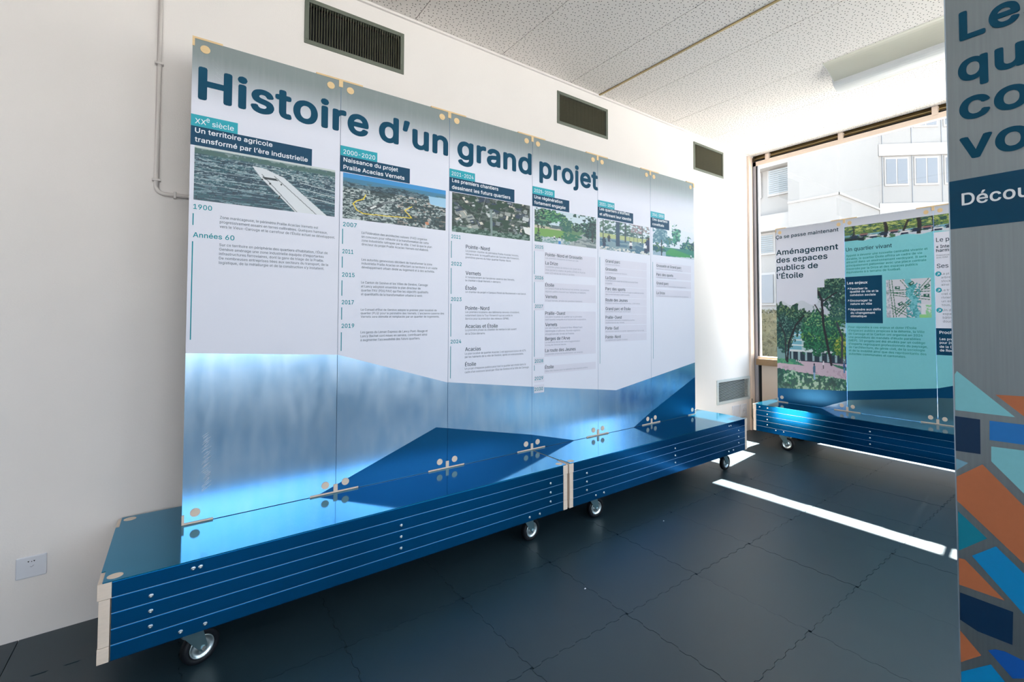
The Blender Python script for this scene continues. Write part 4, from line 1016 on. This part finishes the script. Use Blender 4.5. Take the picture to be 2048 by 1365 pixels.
def pic_park():
    p = Pic(135, 92, (196, 214, 226)); u, v = p.u, p.v
    p.fill(v < .50, (90, 130, 96)); p.quadf([(0, .16), (0, .46), (.52, .48), (.42, .20)], (112, 158, 84)); p.quadf([(.0, .40), (.5, .42), (.5, .47), (.0, .48)], (190, 186, 168))
    p.quadf([(.42, 0), (1.1, 0), (.86, .40), (.78, .42)], (150, 160, 162)); p.fill((u > .62) & (v < .34) & (p.n(10, 16, 52, 3) > .48), (100, 116, 122))
    foliage(p, .10, .72, .20, .26, 61); foliage(p, .30, .80, .22, .18, 62, (24, 84, 76), (70, 140, 100), (136, 180, 110)); foliage(p, .50, .62, .12, .20, 63, (30, 92, 84)); foliage(p, .66, .55, .10, .12, 64)
    foliage(p, .92, .62, .15, .36, 65, (14, 50, 56), (34, 84, 80), (88, 130, 110)); p.fill((v > .90) & (p.n(30, 10, 66, 3) > .5) & (u > .6), (30, 74, 66))
    p.line([(.05, .5), (.06, .3)], .012, (50, 56, 50), 1.3); p.line([(.93, .5), (.93, .2)], .015, (40, 50, 56), 1.3)
    foliage(p, .55, .26, .15, .10, 67, (40, 110, 84)); foliage(p, .25, .08, .30, .10, 68, (110, 150, 150), (160, 180, 190), (200, 206, 214)); foliage(p, .04, .10, .07, .16, 69)
    person(p, .38, .0, .22, (196, 206, 214), (40, 120, 190)); person(p, .30, .14, .10, (220, 220, 220)); p.quadf([(.24, .44), (.44, .46), (.42, .54), (.26, .54)], (80, 104, 110))
    return p
def pic_wood():
    p = Pic(105, 84, (206, 216, 228)); u, v = p.u, p.v
    n = p.n(26, 22, 71, 3); p.fill((v > .48) & (n > .42), (86, 122, 112)); p.fill((v > .55) & (n > .54), (52, 88, 92)); p.fill((v > .72) & (n > .47), (70, 108, 96)); p.fill((v > .7) & (u > .6) & (n > .5), (150, 130, 140))
    p.fill(v < .55, (168, 180, 128)); p.fill(v < .40, (120, 148, 160)); p.fill((v < .36) & (p.n(8, 14, 75, 3) > .52), (70, 112, 136)); p.fill((v < .12) & (n > .5), (206, 208, 206))
    for x, w, c in ((.34, .035, (34, 70, 96)), (.49, .014, (48, 72, 84)), (.06, .010, (80, 98, 96)), (.58, .006, (90, 110, 110)), (.66, .006, (90, 110, 110)), (.74, .006, (80, 100, 110)), (.84, .008, (70, 90, 100))): p.fill((abs(u-x) < w) & (v > (.16 if w > .03 else .34)), c)
    for x, y, h, c in ((.08, .12, .30, (20, 60, 80)), (.17, .28, .24, (30, 50, 60)), (.60, .14, .26, (220, 220, 224)), (.92, .06, .40, (222, 224, 228)), (.98, .12, .50, (20, 50, 90)), (.80, .34, .12, (200, 210, 210))): person(p, x, y, h, c)
    return p
def pic_lawn():
    p = Pic(90, 78, (214, 222, 238)); u, v = p.u, p.v
    p.a = ~((v > .78+.08*np.sin(u*3)) & (p.n(20, 20, 81, 3) < .56)) | (v < .7)
    foliage(p, .16, .58, .20, .22, 82, (70, 120, 140), (110, 150, 165), (150, 180, 190)); foliage(p, .55, .66, .10, .30, 83, (14, 84, 90), (50, 140, 120), (110, 176, 140)); foliage(p, .36, .45, .12, .14, 84, (60, 120, 130))
    foliage(p, .84, .36, .16, .24, 85, (20, 84, 100), (60, 140, 130)); foliage(p, .98, .34, .10, .22, 86, (10, 60, 90))
    p.fill(v < .26, (60, 130, 120)); p.quadf([(.25, .05), (.95, .0), (.95, .10), (.42, .26)], (70, 150, 96)); p.quadf([(.4, .0), (1.0, .0), (1.0, .06)], (190, 205, 215)); p.fill((v < .12) & (u < .3), (150, 175, 195)); foliage(p, .10, .20, .16, .14, 88, (30, 90, 110))
    p.line([(.20, .0), (.20, .45)], .012, (30, 50, 60)); person(p, .92, .02, .12, (210, 220, 230))
    return p
def pic_square():
    p = Pic(170, 280, (206, 212, 224)); u, v = p.u, p.v
    n = p.n(30, 44, 91, 3); wv = p.n(6, 8, 95)
    p.a = ~((v > .80+.02*np.sin(u*20)) & (u < .62))
    p.a &= ~((v > .93) & (u > .62) & (u < .72))
    p.fill(v < .66, (120, 160, 165)); p.quadf([(.18, .34), (.42, .36), (.42, .58), (.30, .58)], (116, 178, 198)); p.quadf([(.38, .36), (1, .40), (1, .58), (.38, .60)], (176, 206, 212))
    for k in range(5): p.quadf([(.18, .36+.045*k), (.42, .37+.048*k), (1, .385+.048*k), (1, .398+.048*k), (.42, .385+.048*k), (.18, .372+.045*k)], (224, 232, 236)) if 0 else p.fill((abs(v-(.37+.046*k)) < .006) & (u > .2) & (u < .98), (226, 232, 236))
    p.fill((v < .36) & (v > .275) & (u > .2), (30, 52, 70)); p.fill((v < .36) & (v > .28) & (u > .2) & (np.sin(u*60) > .6), (150, 180, 190)); p.fill((v > .355) & (v < .372) & (u > .2), (210, 218, 224))
    foliage(p, .72, .50, .34, .16, 101, (20, 78, 64), (44, 122, 84), (120, 160, 80)); foliage(p, .60, .62, .26, .10, 102, (24, 84, 70), (60, 132, 96), (140, 178, 120)); foliage(p, .94, .42, .10, .09, 103, (50, 110, 60), (120, 150, 60), (190, 190, 90))
    foliage(p, .16, .70, .26, .09, 104, (26, 66, 62), (58, 104, 82), (130, 152, 104)); foliage(p, .12, .58, .26, .10, 105, (20, 58, 62), (44, 92, 88), (100, 140, 130)); foliage(p, .08, .44, .16, .09, 106, (24, 72, 76)); foliage(p, .36, .68, .17, .05, 107, (24, 60, 52))
    foliage(p, .74, .90, .28, .065, 108, (20, 62, 62), (52, 104, 90), (116, 146, 110)); foliage(p, .90, .80, .18, .06, 109, (24, 66, 64)); foliage(p, .56, .88, .16, .04, 110, (26, 70, 66)); foliage(p, .88, .96, .20, .04, 111, (22, 64, 60)); foliage(p, .92, .70, .12, .06, 112, (30, 80, 80))
    p.fill(v < .275, (196, 178, 196)); p.fill((v < .22) & (n > .55), (180, 160, 180)); p.quadf([(0, .28), (.26, .29), (.42, .235), (.0, .245)], (60, 134, 110)); p.fill((v > .24) & (v < .29) & (u < .36) & (n > .5) & (v < .30-.15*u), (90, 160, 120)); p.quadf([(.78, .27), (1, .25), (1, .22), (.86, .245)], (50, 120, 96))
    p.line([(.80, .26), (.70, .60), (.68, .82), (.62, .90)], .010, (38, 34, 46), .6); p.line([(.68, .80), (.88, .88)], .006, (38, 34, 46), .6); p.line([(.70, .66), (.58, .78)], .005, (38, 34, 46), .6)
    p.line([(.94, .28), (.95, .50), (.88, .62)], .008, (60, 60, 76), .6); p.line([(.16, .26), (.19, .44), (.30, .60), (.42, .68)], .008, (34, 30, 42), .6); p.line([(.14, .27), (.13, .50), (.04, .62)], .006, (44, 46, 56), .6)
    m = (v < .145+.05*(1-u)+.025*(n-.5)); p.fill(m, (24, 86, 84)); p.fill(m & (n > .48), (58, 128, 96)); p.fill(m & (n > .60), (160, 196, 180)); p.fill(m & (wv > .58), (18, 66, 66), .6)
    person(p, .56, .12, .145, (60, 104, 136), (130, 176, 214), (30, 50, 70)); person(p, .69, .22, .08, (220, 215, 225), (30, 40, 60)); person(p, .97, .20, .10, (40, 80, 130), (70, 130, 180))
    for x in (.30, .33, .36): person(p, x, .25, .04, (210, 210, 214))
    return p
def pic_strip():
    p = Pic(230, 52, (214, 220, 230)); u, v = p.u, p.v
    n = p.n(50, 14, 121, 3); p.fill((v > .42) & (n > .40), (132, 156, 84)); p.fill((v > .42) & (n > .52), (88, 120, 70)); p.fill((v > .60) & (n > .60), (188, 196, 120)); p.fill((n < .42) & (v > .36), (52, 92, 88))
    p.fill((v < .42) & (n > .48), (120, 170, 190)); p.fill((v < .30) & (u < .5) & (n > .44), (70, 116, 84)); p.fill((v < .2) & (u > .3), (206, 214, 226)); p.fill((v < .22) & (u < .12), (30, 50, 56))
    for x, w in ((.24, .010), (.42, .011), (.49, .005), (.82, .012), (.90, .004), (.05, .004), (.70, .004)): p.fill((abs(u-x-.01*np.sin(v*3)) < w) & (v > .04), (52, 50, 52))
    p.line([(.33, .0), (.355, .6), (.37, .95)], .03, (50, 44, 46), 4.4); p.line([(.74, .5), (.70, .9)], .025, (54, 50, 48), 4.4); p.line([(.93, .9), (1.0, .5)], .03, (54, 50, 48), 4.4)
    for k in range(16): person(p, .06+.058*k, .18+.08*math.sin(k*2.1), .22, [(40, 60, 80), (150, 110, 110), (220, 220, 225)][k % 3])
    p.a = v > .04+.05*np.sin(u*40)*(u > .08)
    return p
def pic_map():
    p = Pic(96, 92, (214, 212, 222)); u, v = p.u, p.v; n = p.n(24, 24, 131, 3)
    def road(a, b_, w): p.line([a, b_], w, (186, 190, 200)); 
    for a, b_ in (((.1, 1.05), (.2, -.05)), ((.0, .68), (1, .70)), ((.15, .62), (1, .48)), ((.25, .05), (1, 1)), ((.35, 1), (.72, .5)), ((.1, .3), (.6, .0)), ((.2, .1), (.62, .52))):
        dx, dy = b_[0]-a[0], b_[1]-a[1]; L = math.hypot(dx, dy); nx, ny = -dy/L*.03, dx/L*.03
        for s in (-1, 1):
            for k in range(int(L/.07)):
                t = (k+.2)*.07/L; q = (a[0]+dx*t+nx*s, a[1]+dy*t+ny*s); q2 = (a[0]+dx*(t+.045/L)+nx*s, a[1]+dy*(t+.045/L)+ny*s); p.line([q, q2], .010, (40, 110, 84))
    for c in (((.50, .95), (.60, .78)), ((.60, .78), (.52, .62)), ((.52, .62), (.66, .45)), ((.66, .45), (.60, .28)), ((.60, .28), (.74, .0))):
        p.line([c[0], c[1]], .075, (120, 196, 206))
    p.fill((abs(u-.62) < .16) & (n > .54) & (v < .9), (70, 160, 170))
    for x, y, a in ((.58, .88, .6), (.26, .78, 0), (.92, .80, .5), (.90, .56, 0), (.33, .36, .5)): p.rect(x, y, .12, .08, a, (30, 96, 80)); p.rect(x+.01, y+.01, .05, .03, a, (200, 210, 214))
    p.rect(.88, .20, .20, .30, 0, (224, 224, 232)); p.fill((u > .74) & (v < .08), (150, 214, 140)); p.fill((u > .88) & (v < .32) & (n > .48), (150, 210, 160)); p.fill((u < .1) & (n > .52), (170, 176, 190))
    return p
def lerp_lin(c): return np.where(c <= .04045, c/12.92, ((c+.055)/1.055)**2.4)
def picture(p, name, P, parent):
    """the printed image as a flat grid; P maps (s, t) in 0..1 to a point on the sheet"""
    w, h = p.w, p.h
    vs = np.array([P(i/(w-1), j/(h-1)) for j in range(h) for i in range(w)], dtype=np.float32)
    ok = (p.a[:-1, :-1] & p.a[1:, :-1] & p.a[:-1, 1:] & p.a[1:, 1:])
    jj, ii = np.nonzero(ok); k = jj*w+ii; f = np.stack([k, k+1, k+w+1, k+w], 1)
    me = bpy.data.meshes.new(name); me.vertices.add(len(vs)); me.vertices.foreach_set('co', vs.ravel())
    me.loops.add(len(f)*4); me.loops.foreach_set('vertex_index', f.ravel().astype(np.int32))
    me.polygons.add(len(f)); me.polygons.foreach_set('loop_start', np.arange(0, len(f)*4, 4, dtype=np.int32))
    me.update(calc_edges=True)
    at = me.color_attributes.new('ink', 'FLOAT_COLOR', 'POINT'); c = np.ones((h*w, 4), np.float32); c[:, :3] = lerp_lin(np.clip(p.c, 0, 1)).reshape(-1, 3)
    at.data.foreach_set('color', c.ravel()); me.materials.append(M_pic)
    o = bpy.data.objects.new(name, me); return base(o, parent)
def sub_pic(p, u0, u1):
    a, b_ = int(round(u0*(p.w-1))), int(round(u1*(p.w-1))); q = Pic(b_-a+1, p.h, (0, 0, 0)); q.c = p.c[:, a:b_+1]; q.a = p.a[:, a:b_+1]; return q

# ================================================================== BOARDS
def polyprint(name, pts, m, P, parent, lo=None, hi=None, axis=0):
    mb = MB().add([P(u, z) for u, z in pts], [tuple(range(len(pts)))])
    if lo is None: return mb.build(name, m, parent)
    return clip_mesh(mb, name, m, parent, axis, lo, hi)
def fixings(parent, P, Q, u0, w, z0, z1, top_off, first, last, thin):
    """P(u, z, d): point on the sheet at depth d in front of it"""
    def disc(u, z):
        n = Vector(P(0, 0, 1))-Vector(P(0, 0, 0)); MB().cyl(P(u, z, 0), n, .0175, .0022, 26).build('wooden_plug', M_woodw if z > 1.4 else M_ply, parent)
    for z in (z1-.040, z0+.043): disc(u0+.045, z); disc(u0+w-.048, z)
def slab(mb, P, u0, u1, z0, z1, d0, d1):
    vs = [P(u, z, d) for z in (z0, z1) for d in (d0, d1) for u in (u0, u1)]
    return mb.add(vs, [(0, 2, 3, 1), (4, 5, 7, 6), (0, 1, 5, 4), (2, 6, 7, 3), (0, 4, 6, 2), (1, 3, 7, 5)])
def connector(P, u, z0, z1, side, label, name='wooden_connector', half=None, group='pale wooden T-shaped connectors of the boards'):
    """T-shaped wooden clamp straddling the joint at u, on the top or bottom edge"""
    t = empty(name, P(u, z1 if side > 0 else z0, .004), label, 'connector', group)
    a, b_ = (.115, .107) if half is None else half
    if side > 0:
        slab(MB(), P, u-a, u+b_, z1-.0015, z1+.0065, -.019, .0022).build('bar', M_woodw, t)
        slab(MB(), P, u-.0105 if a > .02 else u, u+.0085, z1-.035, z1-.0015, -.0005 if True else 0, .0028).build('stem', M_woodw, t)
    else:
        slab(MB(), P, u-a, u+b_, z0-.0012, z0+.0062, -.019, .0024).build('bar', M_ply, t)
        slab(MB(), P, u-.0105 if a > .02 else u, u+.0085, z0+.0062, z0+.040, -.0005, .0028).build('stem', M_ply, t)
    return t

# --- the long title board: six sheets standing on the two benches, front face in the plane y=0
BZ0, BZ1 = .4185, 2.5055
def PA(u, z, d=0.0): return (u, -d, z)
LOW = [(0, 1.1404), (.6024, 1.1031), (1.1913, .9134), (1.7943, .8309), (2.5882, .7298), (3.6, .8805)]
def low_at(x):
    for (a, za), (b_, zb) in zip(LOW[:-1], LOW[1:]):
        if a <= x <= b_: return za+(zb-za)*(x-a)/(b_-a)
    return LOW[-1][1]
names = ['leftmost sheet of the title board, tagged XXe siècle above a grey road photograph',
         'title board sheet tagged 2000-2020 with an aerial city picture outlined in yellow',
         'title board sheet tagged 2021-2024 with a picture of rooftops from above',
         'title board sheet tagged 2025-2030 with a park path picture and dates 2025 to 2030',
         'title board sheet tagged 2031-2040 with a picture of tree trunks and walkers',
         'last sheet of the title board at its right end, picture of green trees and lawn']
pics = {'photo1': pic_road, 'photo2': pic_city, 'photo3': pic_blocks, 'photo4': pic_park, 'photo5': pic_wood, 'photo6': pic_lawn}
E1 = .0004   # print layers
letters = []          # the big title, one flat print per letter
for e in A_T:
    if e[0] != 'title': continue
    w_ = MB(); text_geo([e[0], e[1], e[2], 2.2405, e[4], 0, 0, .1456], w_, PA, 3*E1)
    for fs in raw(e[1][0], STY['title'][1], STY['title'][3])[2]:
        q = MB(); idx = {}
        for g in fs:
            for i in g: idx.setdefault(i, len(idx))
        q.v = [w_.v[i] for i in idx]; q.f = [tuple(idx[i] for i in g) for g in fs]; letters.append(q)
for i in range(6):
    u0 = i*.6+.0009; u1 = (i+1)*.6-.0009; lo, hi = i*.6-.004, (i+1)*.6-.004
    t = empty('display_panel', ((u0+u1)/2, 0, BZ0), names[i], 'display board', 'printed metal sheets of the title board')
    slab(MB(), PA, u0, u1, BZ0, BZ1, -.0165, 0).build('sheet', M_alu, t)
    pts = [(u0, low_at(u0))]+[p for p in LOW if u0 < p[0] < u1]+[(u1, low_at(u1)), (u1, BZ1-.0003), (u0, BZ1-.0003)]
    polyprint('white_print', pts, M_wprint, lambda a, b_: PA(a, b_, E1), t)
    for shp in ([(.513, .4190), (1.1303, .6619), (1.8018, .5142), (2.165, .4190)], [(2.789, .4190), (2.9946, .5132), (3.5991, .7500), (3.5991, .4190)]):
        polyprint('navy_shape', shp, M_poly_navy if False else M_navyprint, lambda a, b_: PA(a, b_, E1), t, u0, u1)
    for (k, a, b_, z0, z1) in A_R:
        if not (lo-.01 <= a < hi-.01): continue
        a2 = max(a, u0)
        if k in pics: picture(pics[k](), 'printed_picture', lambda s, q, a2=a2, b2=b_, z0=z0, z1=z1: PA(a2+(b2-a2)*s, z0+(z1-z0)*q, E1*1.6), t)
        elif k == 'cyan': polyprint('cyan_tag', [(u0, 2.1205), (b_, 2.1205), (b_, 2.1712), (u0, 2.1712)], M_cyan, lambda a, b_: PA(a, b_, E1*3), t)
        elif k == 'navy': polyprint('navy_tag', [(u0, 2.0368), (b_, 2.0368), (b_, 2.1205), (u0, 2.1205)], M_navytag, lambda a, b_: PA(a, b_, E1*2.6), t)
        elif k == 'bar': polyprint('timeline_bar', [(a2, z0), (b_, z0), (b_, z1), (a2, z1)], M_teal_ink, lambda a, b_: PA(a, b_, E1*2), t)
        elif k == 'box': polyprint('pasted_strip', [(a2, z0), (b_, z0), (b_, z1), (a2, z1)], M_box, lambda a, b_: PA(a, b_, E1*1.5), t)
    # the blue of the tag next to the navy one reaches under the cyan tag
    byst = {}
    for e in A_T:
        if e[0] == 'title' or not (lo <= e[2] < hi): continue
        text_geo(e, byst.setdefault(e[0], MB()), PA, (4 if e[0] in ('tag', 'sub') else 3)*E1)
    nm = {'tag': 'period_lettering', 'sub': 'heading_lettering', 'year': 'year_lettering', 'body': 'body_text', 'place': 'place_lettering', 'small': 'small_text', 'faint': 'pasted_text'}
    for st, mb in byst.items(): tag(mb.build(nm[st], STY[st][0], t), kind='stuff')
    for q in letters:
        xs = [a[0] for a in q.v]
        if max(xs) > u0 and min(xs) < u1: clip_mesh(q, 'letter', M_title_ink, t, 0, u0, u1)
    if i == 0:      # scuffs left on the metal
        sc = MB(); rs = random.Random(4)
        def stroke(u, z, du, dz, w=.0007): sc.add([PA(u, z, 2*E1), PA(u+w, z-w, 2*E1), PA(u+du+w, z+dz-w, 2*E1), PA(u+du, z+dz, 2*E1)], [(0, 1, 2, 3)])
        for k in range(46):
            q = k/46; stroke(.062+.018*rs.random(), .545+.24*q, .012+.008*rs.random(), .010+.006*rs.random())
        for k in range(24):
            q = k/24; stroke(.060+.05*q+.01*rs.random(), 2.435-.19*q, .05+.05*rs.random(), -.055-.03*rs.random(), .0005)
        tag(sc.build('scuff_marks', M_lilac, t), kind='stuff')
    fixings(t, PA, None, i*.6, .6, BZ0, BZ1, 0, i == 0, i == 5, False)
wh = ['at the left end', 'at the first joint from the left', 'at the second joint from the left', 'at the third joint from the left', 'at the fourth joint from the left', 'at the last joint', 'at the right end']
for i in range(7):
    h_ = (.0, .107) if i == 0 else ((.107, .0) if i == 6 else None)
    connector(PA, i*.6 if i < 6 else 3.5995, BZ0, BZ1, 1, 'pale wooden clamp topping the title board '+wh[i], half=h_)
    connector(PA, i*.6 if i < 6 else 3.5995, BZ0, BZ1, -1, 'pale wooden clamp under the title board '+wh[i], half=h_)

# --- the cyan board before the window: three sheets on the third bench
BX = 4.79
def PB(u, z, d=0.0): return (BX-.012*(u-.8)*0-d, -u, z)
CZ0, CZ1 = .4185, 2.2020
us = [.160, .8125, 1.4800, 2.1450]
nb = ['white sheet reading Aménagement des espaces publics, with park picture, before the window',
      'light cyan sheet headed Un quartier vivant with a map, middle of the window board',
      'partly hidden sheet with round teal arrow bullets, right end of the window board']
pk, st_, mp_ = pic_square(), pic_strip(), pic_map()
SB = [b_ for b_ in B_R]
for i in range(3):
    u0, u1 = us[i]+.001, us[i+1]-.001
    t = empty('display_panel', (BX, -(u0+u1)/2, CZ0), nb[i], 'display board', 'printed sheets of the board before the window')
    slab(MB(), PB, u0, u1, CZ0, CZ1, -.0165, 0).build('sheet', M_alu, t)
    bandtop = [(.160, .556), (.8205, .606), (1.4872, .710), (1.60, .750), (2.145, .93)]
    bandbot = [(.5836, CZ0), (.8277, .5231), (1.5807, .647), (2.145, .70)]
    ax = lambda a, b_, k=1: PB(a, b_, E1*k)
    if i == 0:
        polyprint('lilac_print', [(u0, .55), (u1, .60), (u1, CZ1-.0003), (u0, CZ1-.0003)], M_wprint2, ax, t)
        r_ = SB[0]; picture(pk, 'printed_picture', lambda s, q: PB(u0+(u1-u0)*s, .548+(1.655-.548)*q, E1*1.6), t)
        polyprint('navy_shape', [(u0, CZ0+.0002), (.5836, CZ0+.0002), (.8277, .5231), (.8277, .607), (u0, .556)], M_navyprint, lambda a, b_: PB(a, b_, E1*2.4), t, -u1, -u0, 1)
    else:
        polyprint('cyan_print', [(u0, .6), (u1, .6), (u1, 2.12), (u0, 2.12)], M_lightcyan, ax, t)
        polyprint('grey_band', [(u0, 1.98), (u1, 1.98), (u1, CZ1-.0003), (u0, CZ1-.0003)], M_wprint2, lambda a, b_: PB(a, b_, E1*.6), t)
        top = [(u0, .606 if i == 1 else .709)]+([(1.4, .697)] if i == 1 else [(1.60, .748)])+[(u1, .709 if i == 1 else .93)]
        bot = [(u1, .632 if i == 1 else .70)]+[(u0, .522 if i == 1 else .632)]
        polyprint('navy_shape', [(a, b_) for a, b_ in top]+bot, M_navyprint, lambda a, b_: PB(a, b_, E1*2.4), t)
        polyprint('bare_print', [(u0, CZ0+.0002), (u1, CZ0+.0002)]+bot, M_tealmetal, lambda a, b_: PB(a, b_, E1*1.6), t)
        uA, uB = .8041, 1.583+ (2.145-1.583)
        L_ = 2.145-.8135; f0, f1 = (u0-.8135)/L_, (u1-.8135)/L_
        picture(sub_pic(st_, max(f0, 0), min(f1, 1)), 'printed_picture', lambda s, q: PB(u0+(u1-u0)*s, 1.985+(2.128-1.985)*q, E1*2), t)
        if i == 1:
            polyprint('navy_box', [(u0, 1.2354), (1.108, 1.2354), (1.108, 1.6612), (u0, 1.6612)], M_navytag, lambda a, b_: PB(a, b_, E1*2), t)
            picture(mp_, 'printed_map', lambda s, q: PB(1.1373+(1.4539-1.1373)*s, 1.2852+(1.6147-1.2852)*q, E1*2), t)
        else:
            polyprint('white_print', [(u0, 1.1997), (u1, 1.1997), (u1, 1.985), (u0, 1.985)], M_lilac, lambda a, b_: PB(a, b_, E1*1.6), t)
            polyprint('navy_box', [(u0, .982), (u1-.1, .982), (u1-.1, 1.1997), (u0, 1.1997)], M_navytag, lambda a, b_: PB(a, b_, E1*2), t)
            for (a, b_) in B_DOT:
                c = [(a+.020*math.cos(q*2*PI/24), b_+.020*math.sin(q*2*PI/24)) for q in range(24)]
                polyprint('teal_dot', c, M_cyan, lambda a, b_: PB(a, b_, E1*2.4), t)
                ar = MB()
                for q in ([(a-.009, b_-.010), (a-.006, b_-.013), (a+.007, b_+.001), (a+.004, b_+.004)], [(a-.005, b_+.009), (a-.005, b_+.005), (a+.009, b_+.005), (a+.009, b_+.009)], [(a+.005, b_+.009), (a+.005, b_-.006), (a+.009, b_-.006), (a+.009, b_+.009)]):
                    ar.add([PB(x, z, E1*3) for x, z in q], [(0, 1, 2, 3)])
                ar.build('arrow_mark', M_white_ink, t)
    byst = {}
    for e in B_T:
        if not (us[i]-.01 <= e[2] < us[i+1]-.01): continue
        text_geo(e, byst.setdefault(e[0], MB()), PB, 3*E1)
    nm = {'h2': 'heading_lettering', 'h3': 'heading_lettering', 'h3n': 'heading_lettering', 'h4': 'subheading_lettering', 'bodyt': 'body_text', 'tiny': 'small_text', 'grey': 'list_text', 'w3': 'white_heading', 'w4': 'white_text'}
    for st, mb in byst.items(): tag(mb.build(nm[st], STY[st][0], t), kind='stuff')
    fixings(t, PB, None, us[i], us[i+1]-us[i], CZ0+.005, CZ1, 0, i == 0, False, False)
for i, w_ in enumerate(['left end', 'first joint', 'second joint', 'hidden right end']):
    h_ = (.0, .107) if i == 0 else ((.107, .0) if i == 3 else None)
    connector(PB, us[i], CZ0, CZ1, 1, 'pale wooden clamp topping the window board at its '+w_, half=h_)
    connector(PB, us[i], CZ0, CZ1, -1, 'pale wooden clamp under the window board at its '+w_, half=h_)

# --- the near board at the right edge
NX = 1.20
def PC(u, z, d=0.0): return (NX-d, -u, z)
t = empty('display_panel', (NX, -2.61, 0), 'nearest tall metal board at the right edge, with large blue lettering and colourful shapes', 'display board')
n0, n1 = 2.3085, 2.9085
slab(MB(), PC, n0, n1, .0, 2.30, -.0165, 0).build('sheet', M_alu_near, t)
slab(MB(), PC, n0-.0008, n0+.0012, .0, 2.30, -.017, .0006).build('edge_strip', M_edge, t)
slab(MB(), PC, n0+.001, n1, 1.4735, 1.5705, 0, .0006).build('navy_band', M_navytag, t)
for (k, pts) in C_B:
    if k in ('band', 'edge'): continue
    pts = [(max(u, n0+.0012), z) for u, z in pts]
    MB().add([PC(u, z, .0005) for u, z in pts], [tuple(range(len(pts)))]).build(k+'_shape' if k not in ('lcyan',) else 'light_cyan_shape', M_poly[k], t)
tl = MB()
def near_text(s, x0, z0, x1, cap, off=.024, mb=tl):
    v, f, _ = raw(s, off, 6); cu, ymin = cap_unit(off); sy = cap/cu; w = v[:, 0].max()-v[:, 0].min(); sx = (x1-x0)/w
    mb.add([PC((a-v[:, 0].min())*sx+x0, (b_-ymin)*sy+z0, .0012) for a, b_ in v], f)
near_text('Le', 2.3308, 1.8500, 2.4195, .0590); near_text('s', 2.4240, 1.8500, 2.4570, .0590)
near_text('qu', 2.3275, 1.7660, 2.4240, .0590); near_text('co', 2.3280, 1.6880, 2.4290, .0590); near_text('vo', 2.3268, 1.6090, 2.4290, .0590)
tag(tl.build('title_lettering', M_title_ink, t), kind='stuff')
dl = MB(); near_text('Décou', 2.3284, 1.5183, 2.4250, .0244, .014, dl); tag(dl.build('heading_lettering', M_white_ink, t), kind='stuff')

# small litter on the floor
for (x, y, lab) in ((1.50, -.86, 'tiny white scrap of paper on the dark floor between the tiles'), (2.38, -.62, 'tiny pale crumb on the dark floor near the middle casters'), (-.62, .10, 'tiny white crumb on the dark floor near the bare wall')):
    m = MB().add([(x, y, .001), (x+.010, y+.002, .001), (x+.008, y+.009, .002), (x-.001, y+.006, .001), (x+.004, y+.004, .006)], [(0, 1, 4), (1, 2, 4), (2, 3, 4), (3, 0, 4)])
    o = m.build('paper_scrap', M_whitepl); tag(o, lab, 'scrap', 'pale crumbs on the dark floor')
